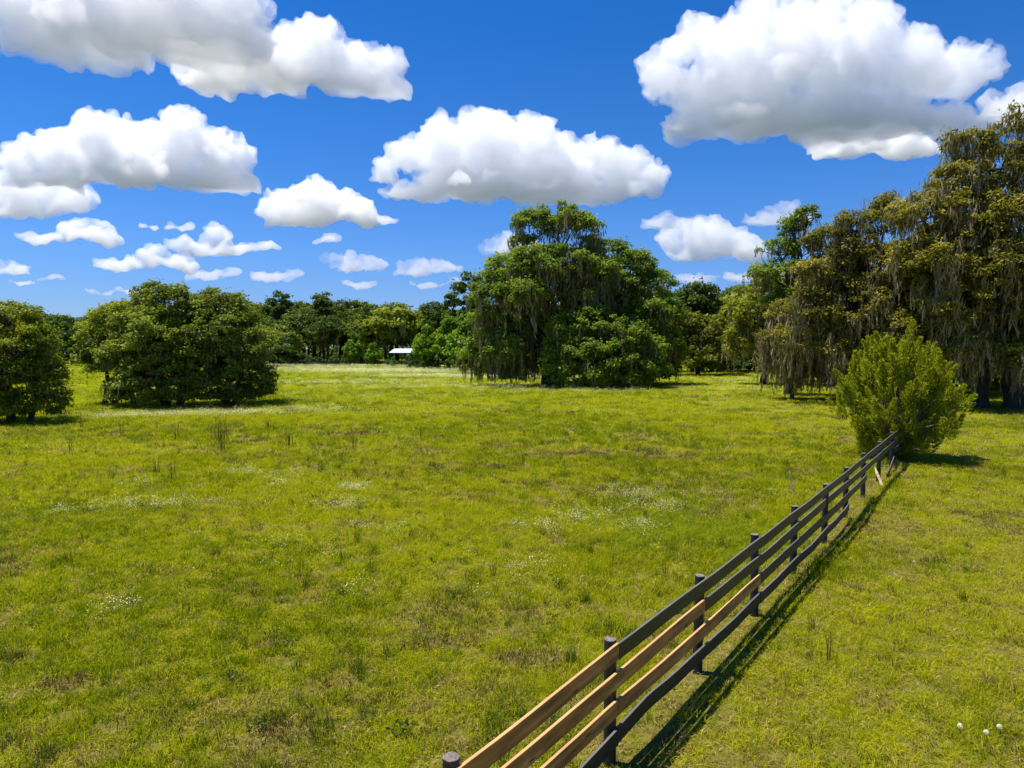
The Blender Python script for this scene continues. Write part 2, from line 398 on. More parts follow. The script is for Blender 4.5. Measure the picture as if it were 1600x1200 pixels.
cloud_list = [   # label, distance, base height, width, lobes (x, z, radius) in metres
    ('huge grey-bellied cloud cut by the top left corner of the sky', 2094, 876, 814, [(-1433, 1049, 105), (-1262, 1104, 140), (-1398, 976, 79), (-1227, 994, 105), (-1076, 1012, 123), (-924, 1049, 140), (-888, 957, 105), (-1135, 920, 79), (-794, 939, 70), (-1286, 920, 62)]),
    ('ragged white cloud trailing right from the big top left cloud', 2364, 875, 773, [(-1070, 965, 70), (-941, 955, 80), (-813, 965, 90), (-684, 1007, 80), (-630, 1018, 60), (-556, 955, 70), (-449, 951, 48), (-750, 903, 70), (-396, 961, 29), (-899, 923, 70)]),
    ('wide two-humped cloud above the left clump of oaks', 3725, 875, 1353, [(-2512, 1021, 88), (-2341, 1054, 110), (-2152, 1121, 110), (-2202, 1154, 79), (-1968, 1054, 126), (-1745, 1121, 110), (-1594, 1054, 110), (-1442, 1038, 79), (-2106, 964, 111), (-1800, 964, 111), (-1631, 920, 79), (-1530, 897, 57), (-2648, 1004, 68)]),
    ('compact bright cloud cut by the left edge below the two-humped cloud', 4582, 876, 777, [(-3306, 1028, 117), (-3139, 1028, 109), (-2973, 987, 109), (-2856, 978, 84), (-3432, 1028, 117)]),
    ('low flat cloud under the compact cloud at the left edge', 5810, 876, 826, [(-4046, 945, 42), (-3833, 934, 54), (-3620, 950, 89), (-3487, 934, 89), (-3328, 908, 66)]),
    ('big bright domed cloud above the tall central oak', 4082, 876, 1688, [(-745, 1045, 75), (-595, 1137, 97), (-372, 1155, 145), (-223, 1210, 145), (-111, 1191, 166), (112, 1155, 156), (297, 1137, 114), (521, 1100, 114), (689, 1063, 97), (801, 1019, 67), (-372, 1027, 139), (0, 990, 146), (372, 1008, 121), (-167, 1265, 104), (-298, 916, 67)]),
    ('small bright cloud with a long tapering tail to its right', 4920, 876, 1033, [(-1619, 1015, 109), (-1394, 1037, 134), (-1371, 1104, 91), (-1215, 993, 105), (-1080, 948, 91), (-946, 917, 66), (-766, 890, 35), (-1688, 970, 76)]),
    ('largest cloud, towering white with a dark blue base, upper right', 2864, 876, 1465, [(609, 1131, 77), (750, 1257, 84), (855, 1156, 133), (1009, 1282, 115), (1113, 1257, 140), (1267, 1282, 115), (1449, 1270, 115), (1038, 1105, 145), (1297, 1131, 145), (1529, 1156, 121), (1686, 1131, 104), (1841, 1131, 87), (1944, 1156, 53), (779, 1029, 109), (1040, 991, 121), (1300, 991, 121), (1507, 1029, 97)]),
    ('flat elongated cloud just below the largest cloud, touching the right oaks', 3194, 875, 657, [(1367, 904, 46), (1454, 933, 59), (1584, 942, 59), (1744, 933, 65), (1861, 913, 59), (1512, 904, 52), (1949, 890, 29)]),
    ('cloud cut by the right edge above the tallest oak top', 2626, 875, 305, [(1776, 897, 48), (1859, 909, 58), (1955, 897, 78)]),
    ('mid-sized cloud between the central oak and the right oaks', 6835, 876, 1137, [(1504, 1049, 105), (1722, 1099, 140), (1941, 1161, 128), (2005, 1068, 134), (2256, 1005, 126), (2445, 962, 91), (1787, 974, 126), (2163, 943, 105)]),
    ('small grey puff at upper left of the cloud between the oaks', 5026, 875, 287, [(943, 900, 46), (1058, 937, 72), (1127, 909, 57)]),
    ('small white puff at upper right of the cloud between the oaks', 4920, 876, 458, [(1644, 903, 55), (1778, 948, 76), (1890, 961, 86), (1981, 917, 66)]),
    ('small rounded cloud low over the far tree line, left of two', 7947, 876, 606, [(-2006, 1038, 98), (-1860, 1024, 114), (-1678, 973, 106), (-1555, 930, 57)]),
    ('small streaky cloud low over the pavilion, right of the rounded one', 8303, 876, 725, [(-1296, 971, 94), (-1105, 1017, 102), (-915, 971, 94), (-725, 941, 60)]),
    ('small cloud half hidden behind the left shoulder of the central oak', 6366, 875, 444, [(-204, 937, 78), (-58, 995, 98), (70, 966, 92)]),
    ('layered cloud with one bright knob over the left clump', 6455, 876, 894, [(-2749, 1085, 79), (-2679, 1049, 73), (-3018, 973, 80), (-2782, 944, 93), (-2486, 926, 80), (-2250, 903, 46)]),
    ('long thin cloud left of the layered cloud over the left clump', 7748, 875, 1088, [(-4517, 949, 72), (-4267, 977, 96), (-3982, 998, 112), (-3735, 949, 88), (-3557, 928, 56)]),
    ('tiny cloud just above the right crown of the left clump', 8693, 876, 535, [(-3954, 921, 63), (-3714, 961, 98), (-3554, 937, 72)]),
    ('tiny cloud right of the left clump, low over the tree line', 8859, 876, 553, [(-3257, 923, 73), (-3053, 955, 91), (-2850, 915, 73)]),
    ('small low cloud cut by the left edge near the far trees', 8016, 876, 364, [(-5815, 960, 107), (-5632, 923, 74)]),
    ('thin low cloud touching the right flank of the central oak', 9121, 875, 420, [(2138, 933, 75), (2389, 942, 94)]),
    ('thin low cloud over the gap beside the right oaks', 8859, 876, 634, [(2687, 915, 73), (2931, 939, 82), (3175, 915, 73)]),
    ('tiny isolated puff left of the knobbed layered cloud', 5081, 876, 113, [(-2666, 878, 36), (-2615, 873, 26)]),
    ('tiny isolated puff below the small cloud with the tapering tail', 5668, 875, 155, [(-1496, 891, 47), (-1569, 876, 35)]),
    ('lowest faint cloud streak at far left above the tree line', 9305, 876, 694, [(-6672, 901, 48), (-6330, 893, 48), (-6074, 876, 48)]),
    ('lowest faint cloud streak just left above the left clump', 10958, 875, 869, [(-6149, 940, 56), (-5796, 950, 56), (-6553, 900, 56)]),
    ('lowest faint cloud streak under the small rounded cloud', 9902, 876, 395, [(-2367, 931, 61), (-2094, 913, 61)]),
    ('lowest faint cloud streak under the small streaky cloud', 9797, 875, 561, [(-1441, 913, 50), (-991, 913, 61)]),
    ('faint grey puff above the knobbed layered cloud', 5109, 875, 173, [(-2480, 878, 42), (-2386, 882, 37)]),
]
for k, (lab, D, zb, wid, lobes) in enumerate(cloud_list):
    px = wid / D * 1081
    small = px < 120
    vox = D / 1081 * (3.2 if not small else 2.6)
    th = sum(l[2] for l in lobes) / len(lobes)
    cloud(lab, D, lobes, zb, vox, cloudmat('cloud_vapour', (1.5 if px > 220 else 1.05 if not small else .55) / th), 100 + k, ragged=1.0 if not small else 1.15, flat=1.0 if not small else .8, small=small)

# ------------------------------------------------------------------ tree building
def tube(P, R, seg=7, jit=0, rng=None):
    P = [Vector(p) for p in P]; V = []; F = []
    up = Vector((.13, .27, 1)).normalized()
    for i, p in enumerate(P):
        d = (P[min(i + 1, len(P) - 1)] - P[max(i - 1, 0)]).normalized()
        a = d.cross(up if abs(d.dot(up)) < .95 else Vector((1, 0, 0))).normalized(); b = d.cross(a)
        for k in range(seg):
            an = 2 * PI * k / seg
            rr = R[i] * (1 + (rng.uniform(-jit, jit) if rng else 0))
            q = p + a * math.cos(an) * rr + b * math.sin(an) * rr
            V.append(q[:])
    for i in range(len(P) - 1):
        for k in range(seg):
            F.append((i * seg + k, i * seg + (k + 1) % seg, (i + 1) * seg + (k + 1) % seg, (i + 1) * seg + k))
    return np.array(V), np.array(F)

def merge(parts):
    V = []; F = []; o = 0
    for v, f in parts:
        V.append(v); F.append(np.asarray(f) + o); o += len(v)
    return np.concatenate(V), np.concatenate(F)

def curve_pts(a, b, r, n=6, sag=.0, wob=.12):
    a = Vector(a); b = Vector(b); L = (b - a).length
    w1 = Vector((r.uniform(-1, 1), r.uniform(-1, 1), r.uniform(-.5, 1))) * L * wob
    out = []
    for i in range(n + 1):
        t_ = i / n
        p = a.lerp(b, t_) + w1 * math.sin(PI * t_) + Vector((0, 0, L * sag * math.sin(PI * t_)))
        p += Vector((r.uniform(-1, 1), r.uniform(-1, 1), r.uniform(-1, 1))) * L * .02 * (0 < i < n)
        out.append(p)
    return out

def unit(rs, n):
    d = rs.normal(size=(n, 3))
    return d / np.linalg.norm(d, axis=1)[:, None]

def leaf_quads(c, nrm, size, rs, elong=1.7, align=None):
    n = len(c)
    if align is None:
        a = np.cross(nrm, unit(rs, n))
    else:
        a = align
    a /= np.linalg.norm(a, axis=1)[:, None] + 1e-9
    b = np.cross(nrm, a); b /= np.linalg.norm(b, axis=1)[:, None] + 1e-9
    s = size[:, None]
    q = np.stack([c - a * s * elong * .5, c + b * s * .5 - a * s * .05, c + a * s * elong * .5, c - b * s * .5 + a * s * .1], 1)
    return q.reshape(-1, 3)

def crown_data(lobes, rs, sr, lps, leaf, keep_bottom=.35, open_=0.0):
    """lobes (x,y,z,rx,rz) -> leaf quads, tints, list of sub clump centres"""
    Ls = np.array([(l[0], l[1], l[2], l[3], l[3] * (l[5] if len(l) > 5 else 1), l[4]) for l in lobes], float)
    subs = []
    for i, (x, y, z, rx, ry, rz) in enumerate(Ls):
        area = 4 * PI * ((rx * ry) ** 1.6 / 3 + (rx * rz) ** 1.6 / 3 + (ry * rz) ** 1.6 / 3) ** (1 / 1.6)
        m = max(6, int(area / (1.75 * sr * sr) * (1 - open_)))
        d = unit(rs, m)
        keep = (d[:, 2] > -.25) | (rs.random(m) < keep_bottom)
        d = d[keep]
        rad = rs.uniform(.62, 1.06, len(d))[:, None]
        c = np.array([x, y, z]) + d * np.array([rx, ry, rz]) * rad
        ok = np.ones(len(c), bool)
        for j, o in enumerate(Ls):
            if j == i: continue
            dd = (((c - o[:3]) / (o[3:] * .72)) ** 2).sum(1)
            ok &= dd > 1
        c = c[ok]; d = d[ok]
        s = sr * rs.uniform(.55, 1.35, len(c))
        subs.append(np.concatenate([c, d, s[:, None], np.full((len(c), 1), rs.random())], 1))
    S = np.concatenate(subs)
    S = S[S[:, 2] > .35 + S[:, 6] * .3]
    cnt = np.maximum(8, (lps * (S[:, 6] / sr) ** 2)).astype(int)
    idx = np.repeat(np.arange(len(S)), cnt)
    n = len(idx)
    d = unit(rs, n)
    d[:, 2] = np.where(d[:, 2] < -.3, -d[:, 2], d[:, 2])
    r = rs.random(n) ** .45
    jit = np.stack([np.ones(n), np.ones(n), np.full(n, .68)], 1)
    c = S[idx, :3] + d * jit * (S[idx, 6] * r)[:, None]
    # loose sprigs poking out of each clump
    sprig = rs.random(n) < .13
    c[sprig] += d[sprig] * (S[idx[sprig], 6] * .55)[:, None] * rs.random((sprig.sum(), 1))
    nrm = d * .7 + unit(rs, n) * .8 + np.array([0, 0, .45])
    nrm /= np.linalg.norm(nrm, axis=1)[:, None]
    size = leaf * rs.uniform(.6, 1.3, n)
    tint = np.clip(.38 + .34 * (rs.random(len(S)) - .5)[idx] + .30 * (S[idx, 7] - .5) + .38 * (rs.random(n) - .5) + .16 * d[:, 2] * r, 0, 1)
    return leaf_quads(c, nrm, size, rs), np.repeat(tint, 4), S

def moss_data(S, rs, frac, lmin, lmax, width, per=3, floor=.25):
    """hanging tapered tangles of fine strands below a share of the clumps"""
    sel = np.where(rs.random(len(S)) < frac)[0]
    k = np.repeat(sel, rs.poisson(per, len(sel)) + 1)
    m = len(k)
    top = S[k, :3] + rs.normal(size=(m, 3)) * S[k, 6:7] * np.array([.5, .5, .25])
    L = np.minimum(lmin + (lmax - lmin) * rs.random(m) ** 2.0 * (.35 + .65 * np.repeat(rs.random(len(S))[:, None], 1, 1)[k, 0] * 1.6), top[:, 2] - floor - rs.exponential(.7, m))
    ok = L > .2; top = top[ok]; L = L[ok]; k = k[ok]; m = len(L)
    W = width * rs.uniform(.7, 2.0, m) * (.7 + .3 * L)
    tb = np.clip(.1 + .5 * rs.random(m), 0, 1)
    sway = rs.normal(size=(m, 2)) * .10
    cnt = np.maximum(4, (L * 13)).astype(int)
    q = np.repeat(np.arange(m), cnt); n = len(q)
    t_ = rs.random(n) ** 1.15
    rad = W[q] * (1 - t_) ** .8 * (.4 + .9 * rs.random(n))
    an = rs.uniform(0, 2 * PI, n)
    lump = .55 + .45 * np.sin(t_ * 9 + q * 1.7)
    c = top[q] + np.stack([np.cos(an) * rad * lump + sway[q, 0] * L[q] * t_, np.sin(an) * rad * lump + sway[q, 1] * L[q] * t_, .12 - L[q] * t_], 1)
    al = rs.normal(size=(n, 3)) * .24 + np.array([0, 0, 1.0])
    nr = np.stack([np.cos(an), np.sin(an), np.zeros(n)], 1) + rs.normal(size=(n, 3)) * .5
    sz = width * rs.uniform(.16, .42, n)
    Q = leaf_quads(c, nr / np.linalg.norm(nr, axis=1)[:, None], sz, rs, elong=7.0 * (.8 + .4), align=al)
    return Q, np.arange(len(Q)).reshape(-1, 4), np.repeat(np.clip(tb[q] + .4 * (rs.random(n) - .3), 0, 1), 4)

def tree(name, loc, lobes, seed, trunks, mat='oak', sr=.9, lps=80, leaf=.24, moss=None, label=None, cat='tree', group=None,
         limb_n=9, open_=0.0, keep_bottom=.35, r0=.5, twigs=1.0):
    """lobes in local metres; trunks = list of (x, y, lean_x, lean_y, fork height, radius)"""
    rs = np.random.RandomState(seed); r = random.Random(seed)
    root = empty(name, (loc[0], loc[1], h1(*loc) - .03))
    q, tint, S = crown_data(lobes, rs, sr, lps, leaf, keep_bottom, open_)
    nq = len(q) // 4
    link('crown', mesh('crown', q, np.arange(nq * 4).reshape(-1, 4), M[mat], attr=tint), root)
    if moss:
        md = moss_data(S, rs, **moss)
        if md: link('hanging_moss', mesh('hanging_moss', md[0], md[1], M['moss'], attr=md[2]), root)
    forks = []
    for (tx, ty, lx, ly, fz, rad) in trunks:
        pts = curve_pts((tx, ty, -.3), (tx + lx, ty + ly, fz), r, 6, wob=.05)
        v, f = tube(pts, [rad * (1.5 if i == 0 else 1.12 - .1 * i) for i in range(7)], 9, .08, r)
        link('trunk', mesh('trunk', v, f, M['bark'], smooth=True), root)
        forks.append((pts[-1], rad * .5))
    order = sorted(range(len(lobes)), key=lambda i: -lobes[i][3])[:limb_n]
    for i in order:
        l = lobes[i]
        fk, fr = min(forks, key=lambda a: (a[0] - Vector(l[:3])).length)
        end = Vector((l[0], l[1], l[2] - .1 * l[4]))
        pts = curve_pts(fk - Vector((0, 0, .2)), end, r, 7, wob=.1)
        parts = [tube(pts, [fr * (1 - .1 * k) for k in range(8)], 7, .08, r)]
        near_ = [s for s in S if abs(s[0] - l[0]) < l[3] * 1.2 and abs(s[1] - l[1]) < l[3] * 1.2 and abs(s[2] - l[2]) < l[4] * 1.2]
        r.shuffle(near_)
        for s in near_[:int(16 * twigs)]:
            st = pts[r.randint(4, 7)]
            e_ = Vector((s[0], s[1], s[2]))
            pp = curve_pts(st, e_, r, 4, wob=.12)
            parts.append(tube(pp, [fr * .30 * (1 - .18 * k) for k in range(5)], 5))
        v, f = merge(parts)
        link('limb', mesh('limb', v, f, M['bark'], smooth=True), root)
    return tag(root, label, cat, group)

def copy_tree(src, name, loc, s=(1, 1, 1), rz=0, label=None, group=None, cat=None):
    c = src.copy(); C.objects.link(c); c.name = name
    c.location = (loc[0], loc[1], h1(*loc) - .05); c.scale = s; c.rotation_euler = (0, 0, rz)
    if label: c['label'] = label
    if group: c['group'] = group
    if cat: c['category'] = cat
    for ch in src.children:
        d = ch.copy(); C.objects.link(d); d.parent = c
    return c

MOSS = dict(frac=.32, lmin=.6, lmax=2.6, width=.20, per=3)
HEAVY = dict(frac=.8, lmin=1.4, lmax=4.2, width=.24, per=8)

# --- the tall central oak and the oaks grown together with it
tree('live_oak', (4, 74),
     [(-1.8, 0, 17.0, 2.0, 1.4), (1.0, 0, 18.0, 2.1, 1.5), (3.6, .5, 17.0, 1.8, 1.3), (4.9, 0, 14.9, 1.2, 1.0), (-3.0, .5, 15.4, 1.3, .9),
      (-4.2, 0, 12.2, 3.0, 2.1), (-1.2, -2.6, 12.4, 2.8, 2.0), (1.8, -2.2, 12.6, 2.8, 2.0), (4.6, -1.5, 11.6, 2.6, 2.0), (1.0, 3.0, 11.6, 3.6, 2.2),
      (-5.8, -.6, 9.4, 2.7, 2.2), (-3.0, -3.6, 9.6, 2.4, 1.6), (-6.4, 1.0, 6.4, 2.5, 2.2), (-5.2, -1.5, 3.9, 2.0, 1.8), (-7.4, 2, 3.2, 2.2, 2.0), (-5.6, 2.5, 1.6, 2.2, 1.2), (-2.8, 2, 2.0, 2.2, 1.4), (-3.0, 1, 5.0, 2.2, 2.0),
      (0, 4.0, 7.6, 4.5, 3), (3.6, -1.8, 8.4, 2.2, 1.8)],
     11, [(0, 0, -.4, .4, 5.2, .75), (.9, .5, 1.2, .8, 6.5, .5)], 'oak', sr=.80, lps=112, leaf=.18,
     moss=dict(frac=.55, lmin=.8, lmax=4.2, width=.22, per=4),
     label='tallest live oak in mid meadow, domed top above a mossy drooping left side', group=None, limb_n=15)
tree('live_oak', (11.3, 78),
     [(-.6, 0, 14.2, 2.5, 1.9), (1.9, -.5, 13.0, 2.6, 1.9), (-2.0, -1, 11.4, 2.6, 2.0), (4.2, 0, 10.6, 2.6, 2.3), (.6, -2.4, 10.2, 2.8, 2.2),
      (3.2, -2, 7.6, 3.0, 2.4), (5.6, 0, 7.0, 2.4, 2.4), (-.6, -2.6, 7.0, 2.8, 2.2), (4.8, -1.5, 4.2, 2.9, 2.4), (0, 3, 8, 4.5, 4), (1.4, -2.4, 4.0, 2.8, 2.2), (4.4, -1.4, 1.8, 2.2, 1.4), (1.2, -2.0, 1.6, 2.2, 1.2), (6.4, .4, 2.2, 1.8, 1.6)],
     12, [(0, 0, .5, -.3, 4.5, .55)], 'oak', sr=.84, lps=118, leaf=.18, moss=MOSS,
     label='rounded live oak leaning on the right side of the tallest central oak', limb_n=10)
tree('live_oak', (8.8, 70),
     [(-2.8, 0, 5.6, 2.2, 1.9), (-.3, 0, 6.2, 2.3, 1.9), (2.2, 0, 4.9, 2.4, 2.0), (4.6, .4, 3.5, 2.2, 1.8), (-4.4, .2, 3.2, 1.7, 1.6), (-1.6, -1.6, 3.4, 2.2, 1.8),
      (1.2, -1.6, 3.0, 2.2, 1.7), (3.6, -1.2, 2.0, 1.9, 1.4), (-3.6, -1, 1.6, 1.6, 1.1), (-.4, -2, 1.5, 1.7, 1.0), (5.4, 0, 1.7, 1.4, 1.1), (0, 2.4, 4, 4, 2.6), (-2.2, -1.8, 1.1, 1.4, .8), (.8, -2.3, 1.0, 1.5, .8), (2.4, -2.0, 1.1, 1.5, .8), (-4.6, -.4, 1.2, 1.1, .9), (4.6, -.8, 1.1, 1.3, .8), (0, -1.2, 2.2, 2.2, 1.4)],
     13, [(-1.0, 0, -.8, 0, 2.2, .34), (1.4, .3, .8, 0, 2.0, .32)], 'oak', sr=.70, lps=118, leaf=.165, keep_bottom=.95,
     moss=dict(frac=.35, lmin=.5, lmax=2.2, width=.18, per=3, floor=.1),
     label='low sprawling oak in front of the tallest oak, its crown hanging down to the grass', limb_n=10)
tree('live_oak', (28, 104),
     [(0, 0, 5.4, 4.0, 3.2), (-2.6, .5, 7.6, 2.8, 2.0), (2.6, .4, 6.6, 2.8, 2.2), (-4.0, 0, 3.2, 2.4, 2.4), (3.8, 0, 3.0, 2.4, 2.2), (0, -1.5, 2.6, 3.2, 2.0)],
     14, [(0, 0, 0, 0, 2.6, .4)], 'oak_olive', sr=1.0, lps=70, leaf=.30, moss=MOSS,
     label='squat round olive oak right behind the central oaks, in front of the gap trees', limb_n=6)
# --- left clump
LM = dict(frac=.3, lmin=.4, lmax=1.7, width=.13, per=3, floor=.1)
tree('live_oak', (-24.3, 49),
     [(-.6, 0, 7.5, 1.9, 1.0), (-2.0, 0, 6.1, 2.0, 1.6), (.5, 0, 6.7, 2.0, 1.6), (-.6, -1.6, 4.9, 2.3, 1.7), (-2.5, -.5, 3.7, 1.7, 1.4), (1.2, -.8, 3.7, 1.8, 1.5),
      (-1.2, -1.8, 2.2, 1.6, 1.1), (0, 2, 5, 2.6, 2.2), (-3.0, 0, 1.5, 1.3, 1.0), (1.4, -1.4, 1.4, 1.4, 1.0), (-1.9, -1.9, 1.2, 1.3, .8), (0, -2.2, 1.1, 1.3, .8), (.2, -1.2, 2.6, 1.8, 1.3), (-3.1, .4, 2.6, 1.3, 1.1)],
     21, [(-.2, 0, -.4, 0, 2.4, .34), (.4, .4, .5, .2, 2.6, .26)], 'oak_mid', sr=.58, lps=108, leaf=.125, keep_bottom=.9, moss=LM,
     label='middle oak of the left clump, the one with the highest rounded top', limb_n=9)
tree('live_oak', (-20.8, 50),
     [(-.5, 0, 7.1, 1.8, 1.2), (.9, 0, 6.3, 1.7, 1.4), (-1.6, 0, 6.4, 1.7, 1.4), (0, -1.4, 5.0, 2.2, 1.7), (1.6, -.2, 4.1, 1.8, 1.6), (-1.0, -1.6, 3.0, 1.8, 1.5),
      (2.2, 0, 1.9, 1.35, 1.2), (.9, -1.3, 1.7, 1.6, 1.2), (-.9, -1.5, 1.3, 1.4, 1.0), (0, 2, 4.5, 2.5, 2.2), (1.6, -1.0, .9, 1.2, .7), (0, -1.9, 1.0, 1.3, .7), (2.5, .2, 1.0, 1.0, .8), (.4, -1.2, 3.2, 1.8, 1.3)],
     22, [(0, 0, .2, 0, 2.2, .3), (.7, -.4, .6, 0, 2.2, .22)], 'oak_mid', sr=.58, lps=108, leaf=.125, keep_bottom=.9, moss=LM,
     label='right-hand oak of the left clump with its skirt of leaves trailing on the grass', limb_n=9)
tree('live_oak', (-29.0, 50.5),
     [(.2, 0, 6.3, 1.5, 1.1), (-.8, 0, 4.9, 1.7, 1.3), (1.2, 0, 4.8, 1.8, 1.4), (-.9, -.8, 3.2, 1.3, 1.0), (1.6, -.6, 3.2, 1.5, 1.1), (0, 1.2, 4.2, 2.0, 1.5)],
     23, [(-.9, 0, .3, 0, 2.6, .20), (-.2, .2, .3, .1, 2.6, .24), (1.2, 0, .2, 0, 2.4, .2)], 'oak_mid', sr=.56, lps=100, leaf=.125, moss=LM,
     label='left-hand oak of the left clump, bare forked trunks showing under its crown', limb_n=6, keep_bottom=.6)
tree('live_oak', (-26.6, 37.4),
     [(-.6, .3, 5.5, 1.4, 1.1), (-2.2, .2, 4.9, 1.9, 1.5), (.5, 0, 4.2, 1.3, 1.1), (1.3, 0, 3.1, 1.0, .9), (-.4, -.7, 3.2, 1.5, 1.2), (-2.4, -.6, 2.8, 1.7, 1.4),
      (1.5, .1, 2.0, .8, .7), (-.8, -.9, 1.6, 1.1, .9), (.8, -.3, 1.2, .8, .7), (-2.8, -.8, 1.1, 1.2, .9), (-1.4, 1.6, 3.8, 2.1, 1.9), (-4.4, 0, 3.4, 2.0, 2.0), (1.3, .2, 1.0, .8, .6), (-1.6, -1.1, .9, 1.0, .6), (.2, -.9, .8, .8, .55), (-3.8, -.6, 1.2, 1.3, .9)],
     24, [(-.6, 0, -.3, 0, 1.8, .24), (.4, 0, .4, .2, 1.8, .16)], 'oak_yellow', sr=.46, lps=115, leaf=.095, keep_bottom=.95,
     moss=dict(frac=.4, lmin=.4, lmax=1.5, width=.11, per=3, floor=.1),
     label='yellow green oak cut by the left edge, nearer than the left clump', limb_n=8)
# --- right hand oaks
RM = dict(frac=.55, lmin=.5, lmax=2.9, width=.24, per=3)
tree('live_oak', (31.5, 46),
     [(1.4, 0, 18.6, 1.3, 1.0), (-1.6, 0, 17.5, 1.25, .9), (0, .3, 16.0, 2.2, 1.6), (2.6, 0, 15.8, 2.5, 1.9), (-2.2, 0, 14.7, 1.8, 1.3), (-4.2, .3, 12.7, 2.2, 1.5),
      (-1.6, -.6, 12.5, 2.6, 1.7), (1.8, -1, 11.8, 2.8, 2.0), (-3.8, -.4, 9.6, 2.6, 1.9), (-.4, -1.4, 9.2, 2.6, 1.8), (2.4, -1.5, 8.4, 2.6, 1.9), (5.0, 0, 10.5, 3.2, 3.0),
      (5.6, .5, 14.6, 3.0, 2.4), (-2.8, -1.0, 6.8, 2.2, 1.5), (.4, -1.2, 6.2, 2.3, 1.5), (3.2, -1.4, 5.4, 2.2, 1.4), (0, 3.6, 9, 4.5, 4), (-4.4, 1.5, 5.2, 2.2, 1.5), (6.4, -1, 6, 2.6, 2), (-2.2, -1.2, 3.9, 1.8, 1.1), (1.4, -1.8, 3.6, 2.0, 1.1), (4.4, -1.4, 3.3, 2.0, 1.2), (-4.6, .4, 3.1, 1.6, 1.1), (2.6, 2.5, 3.6, 3.0, 1.8)],
     31, [(2.2, -.2, -.8, .4, 4.8, .62), (.4, .9, .4, .4, 5.5, .42)], 'oak_brown', sr=.66, lps=84, leaf=.13, moss=RM,
     label='tallest oak of the right edge, heavily draped in brown hanging moss, cut by the frame', limb_n=16)
tree('live_oak', (25.2, 50.5),
     [(2.2, 0, 13.9, 1.7, 1.2), (-.2, 0, 12.7, 1.8, 1.3), (-2.1, .2, 11.5, 1.8, 1.3), (.4, -.8, 10.0, 2.4, 1.7), (-2.6, -.2, 9.2, 2.1, 1.6), (2.8, -.6, 9.0, 2.6, 1.9),
      (-.6, -1.4, 6.9, 2.3, 1.6), (-3.4, 0, 6.7, 1.9, 1.5), (-4.4, .2, 4.6, 1.4, 1.1), (-2.2, -.8, 4.3, 1.5, 1.1), (1.7, -1.2, 5.2, 2.1, 1.5), (3.8, -1, 5.4, 2.1, 1.5), (.5, 3.2, 8, 3.6, 3.4), (-.4, -1.3, 3.3, 1.8, 1.1), (2.6, -1.2, 3.1, 1.9, 1.1), (4.6, -.4, 2.9, 1.6, 1.0)],
     32, [(1.0, .5, -.6, 0, 4.2, .5), (3.2, .6, .4, 0, 4.2, .36)], 'oak_brown', sr=.66, lps=84, leaf=.13, moss=RM,
     label='broad mossy oak behind the cedar, left of the tallest right oak', limb_n=12)
tree('live_oak', (23.6, 60),
     [(1.8, 0, 15.2, 1.2, .8), (.4, 0, 14.2, 1.3, .9), (-.8, 0, 12.4, 1.5, 1.0), (1.4, .3, 12.6, 1.4, .9), (-1.6, 0, 10.4, 1.5, 1.0), (.8, -.3, 10.4, 1.7, 1.1), (0, 0, 8, 2.2, 1.4)],
     33, [(.4, 0, -.2, 0, 9.5, .32)], 'oak', sr=.6, lps=80, leaf=.14, moss=dict(frac=.6, lmin=.5, lmax=2.2, width=.16, per=3),
     label='thin open-topped oak rising at the left end of the right oaks', limb_n=7, open_=.25)
tree('live_oak', (20.9, 54.5),
     [(.9, 0, 6.6, 1.5, 1.1), (2.2, .2, 5.2, 1.5, 1.0), (-.4, .1, 4.7, 1.2, .9), (.8, -.3, 3.6, 1.3, .8), (2.4, 0, 3.2, 1.2, .8), (3.6, 0, 4.4, 1.4, 1.0)],
     34, [(1.2, .2, .2, 0, 3.4, .17)], 'oak_brown', sr=.5, lps=80, leaf=.115, moss=dict(frac=1.0, lmin=1.2, lmax=4.6, width=.16, per=8, floor=.15),
     label='drooping oak bough curtained with moss nearly reaching the grass, left of the cedar', limb_n=5)
tree('live_oak', (28.4, 78),
     [(.6, 0, 10.6, 2.1, 1.6), (-1.4, 0, 8.0, 2.6, 2.0), (1.8, 0, 7.6, 2.6, 2.0), (-2.2, 0, 5.0, 2.2, 1.8), (.4, -1, 4.6, 2.6, 2.0), (2.8, -.6, 4.0, 2.2, 1.6)],
     35, [(0, 0, 0, 0, 4, .36)], 'oak_yellow', sr=.8, lps=76, leaf=.22, moss=dict(frac=.55, lmin=.8, lmax=3.4, width=.2, per=4),
     label='yellowish mossy oak between the drooping bough and the gap trees', limb_n=6)

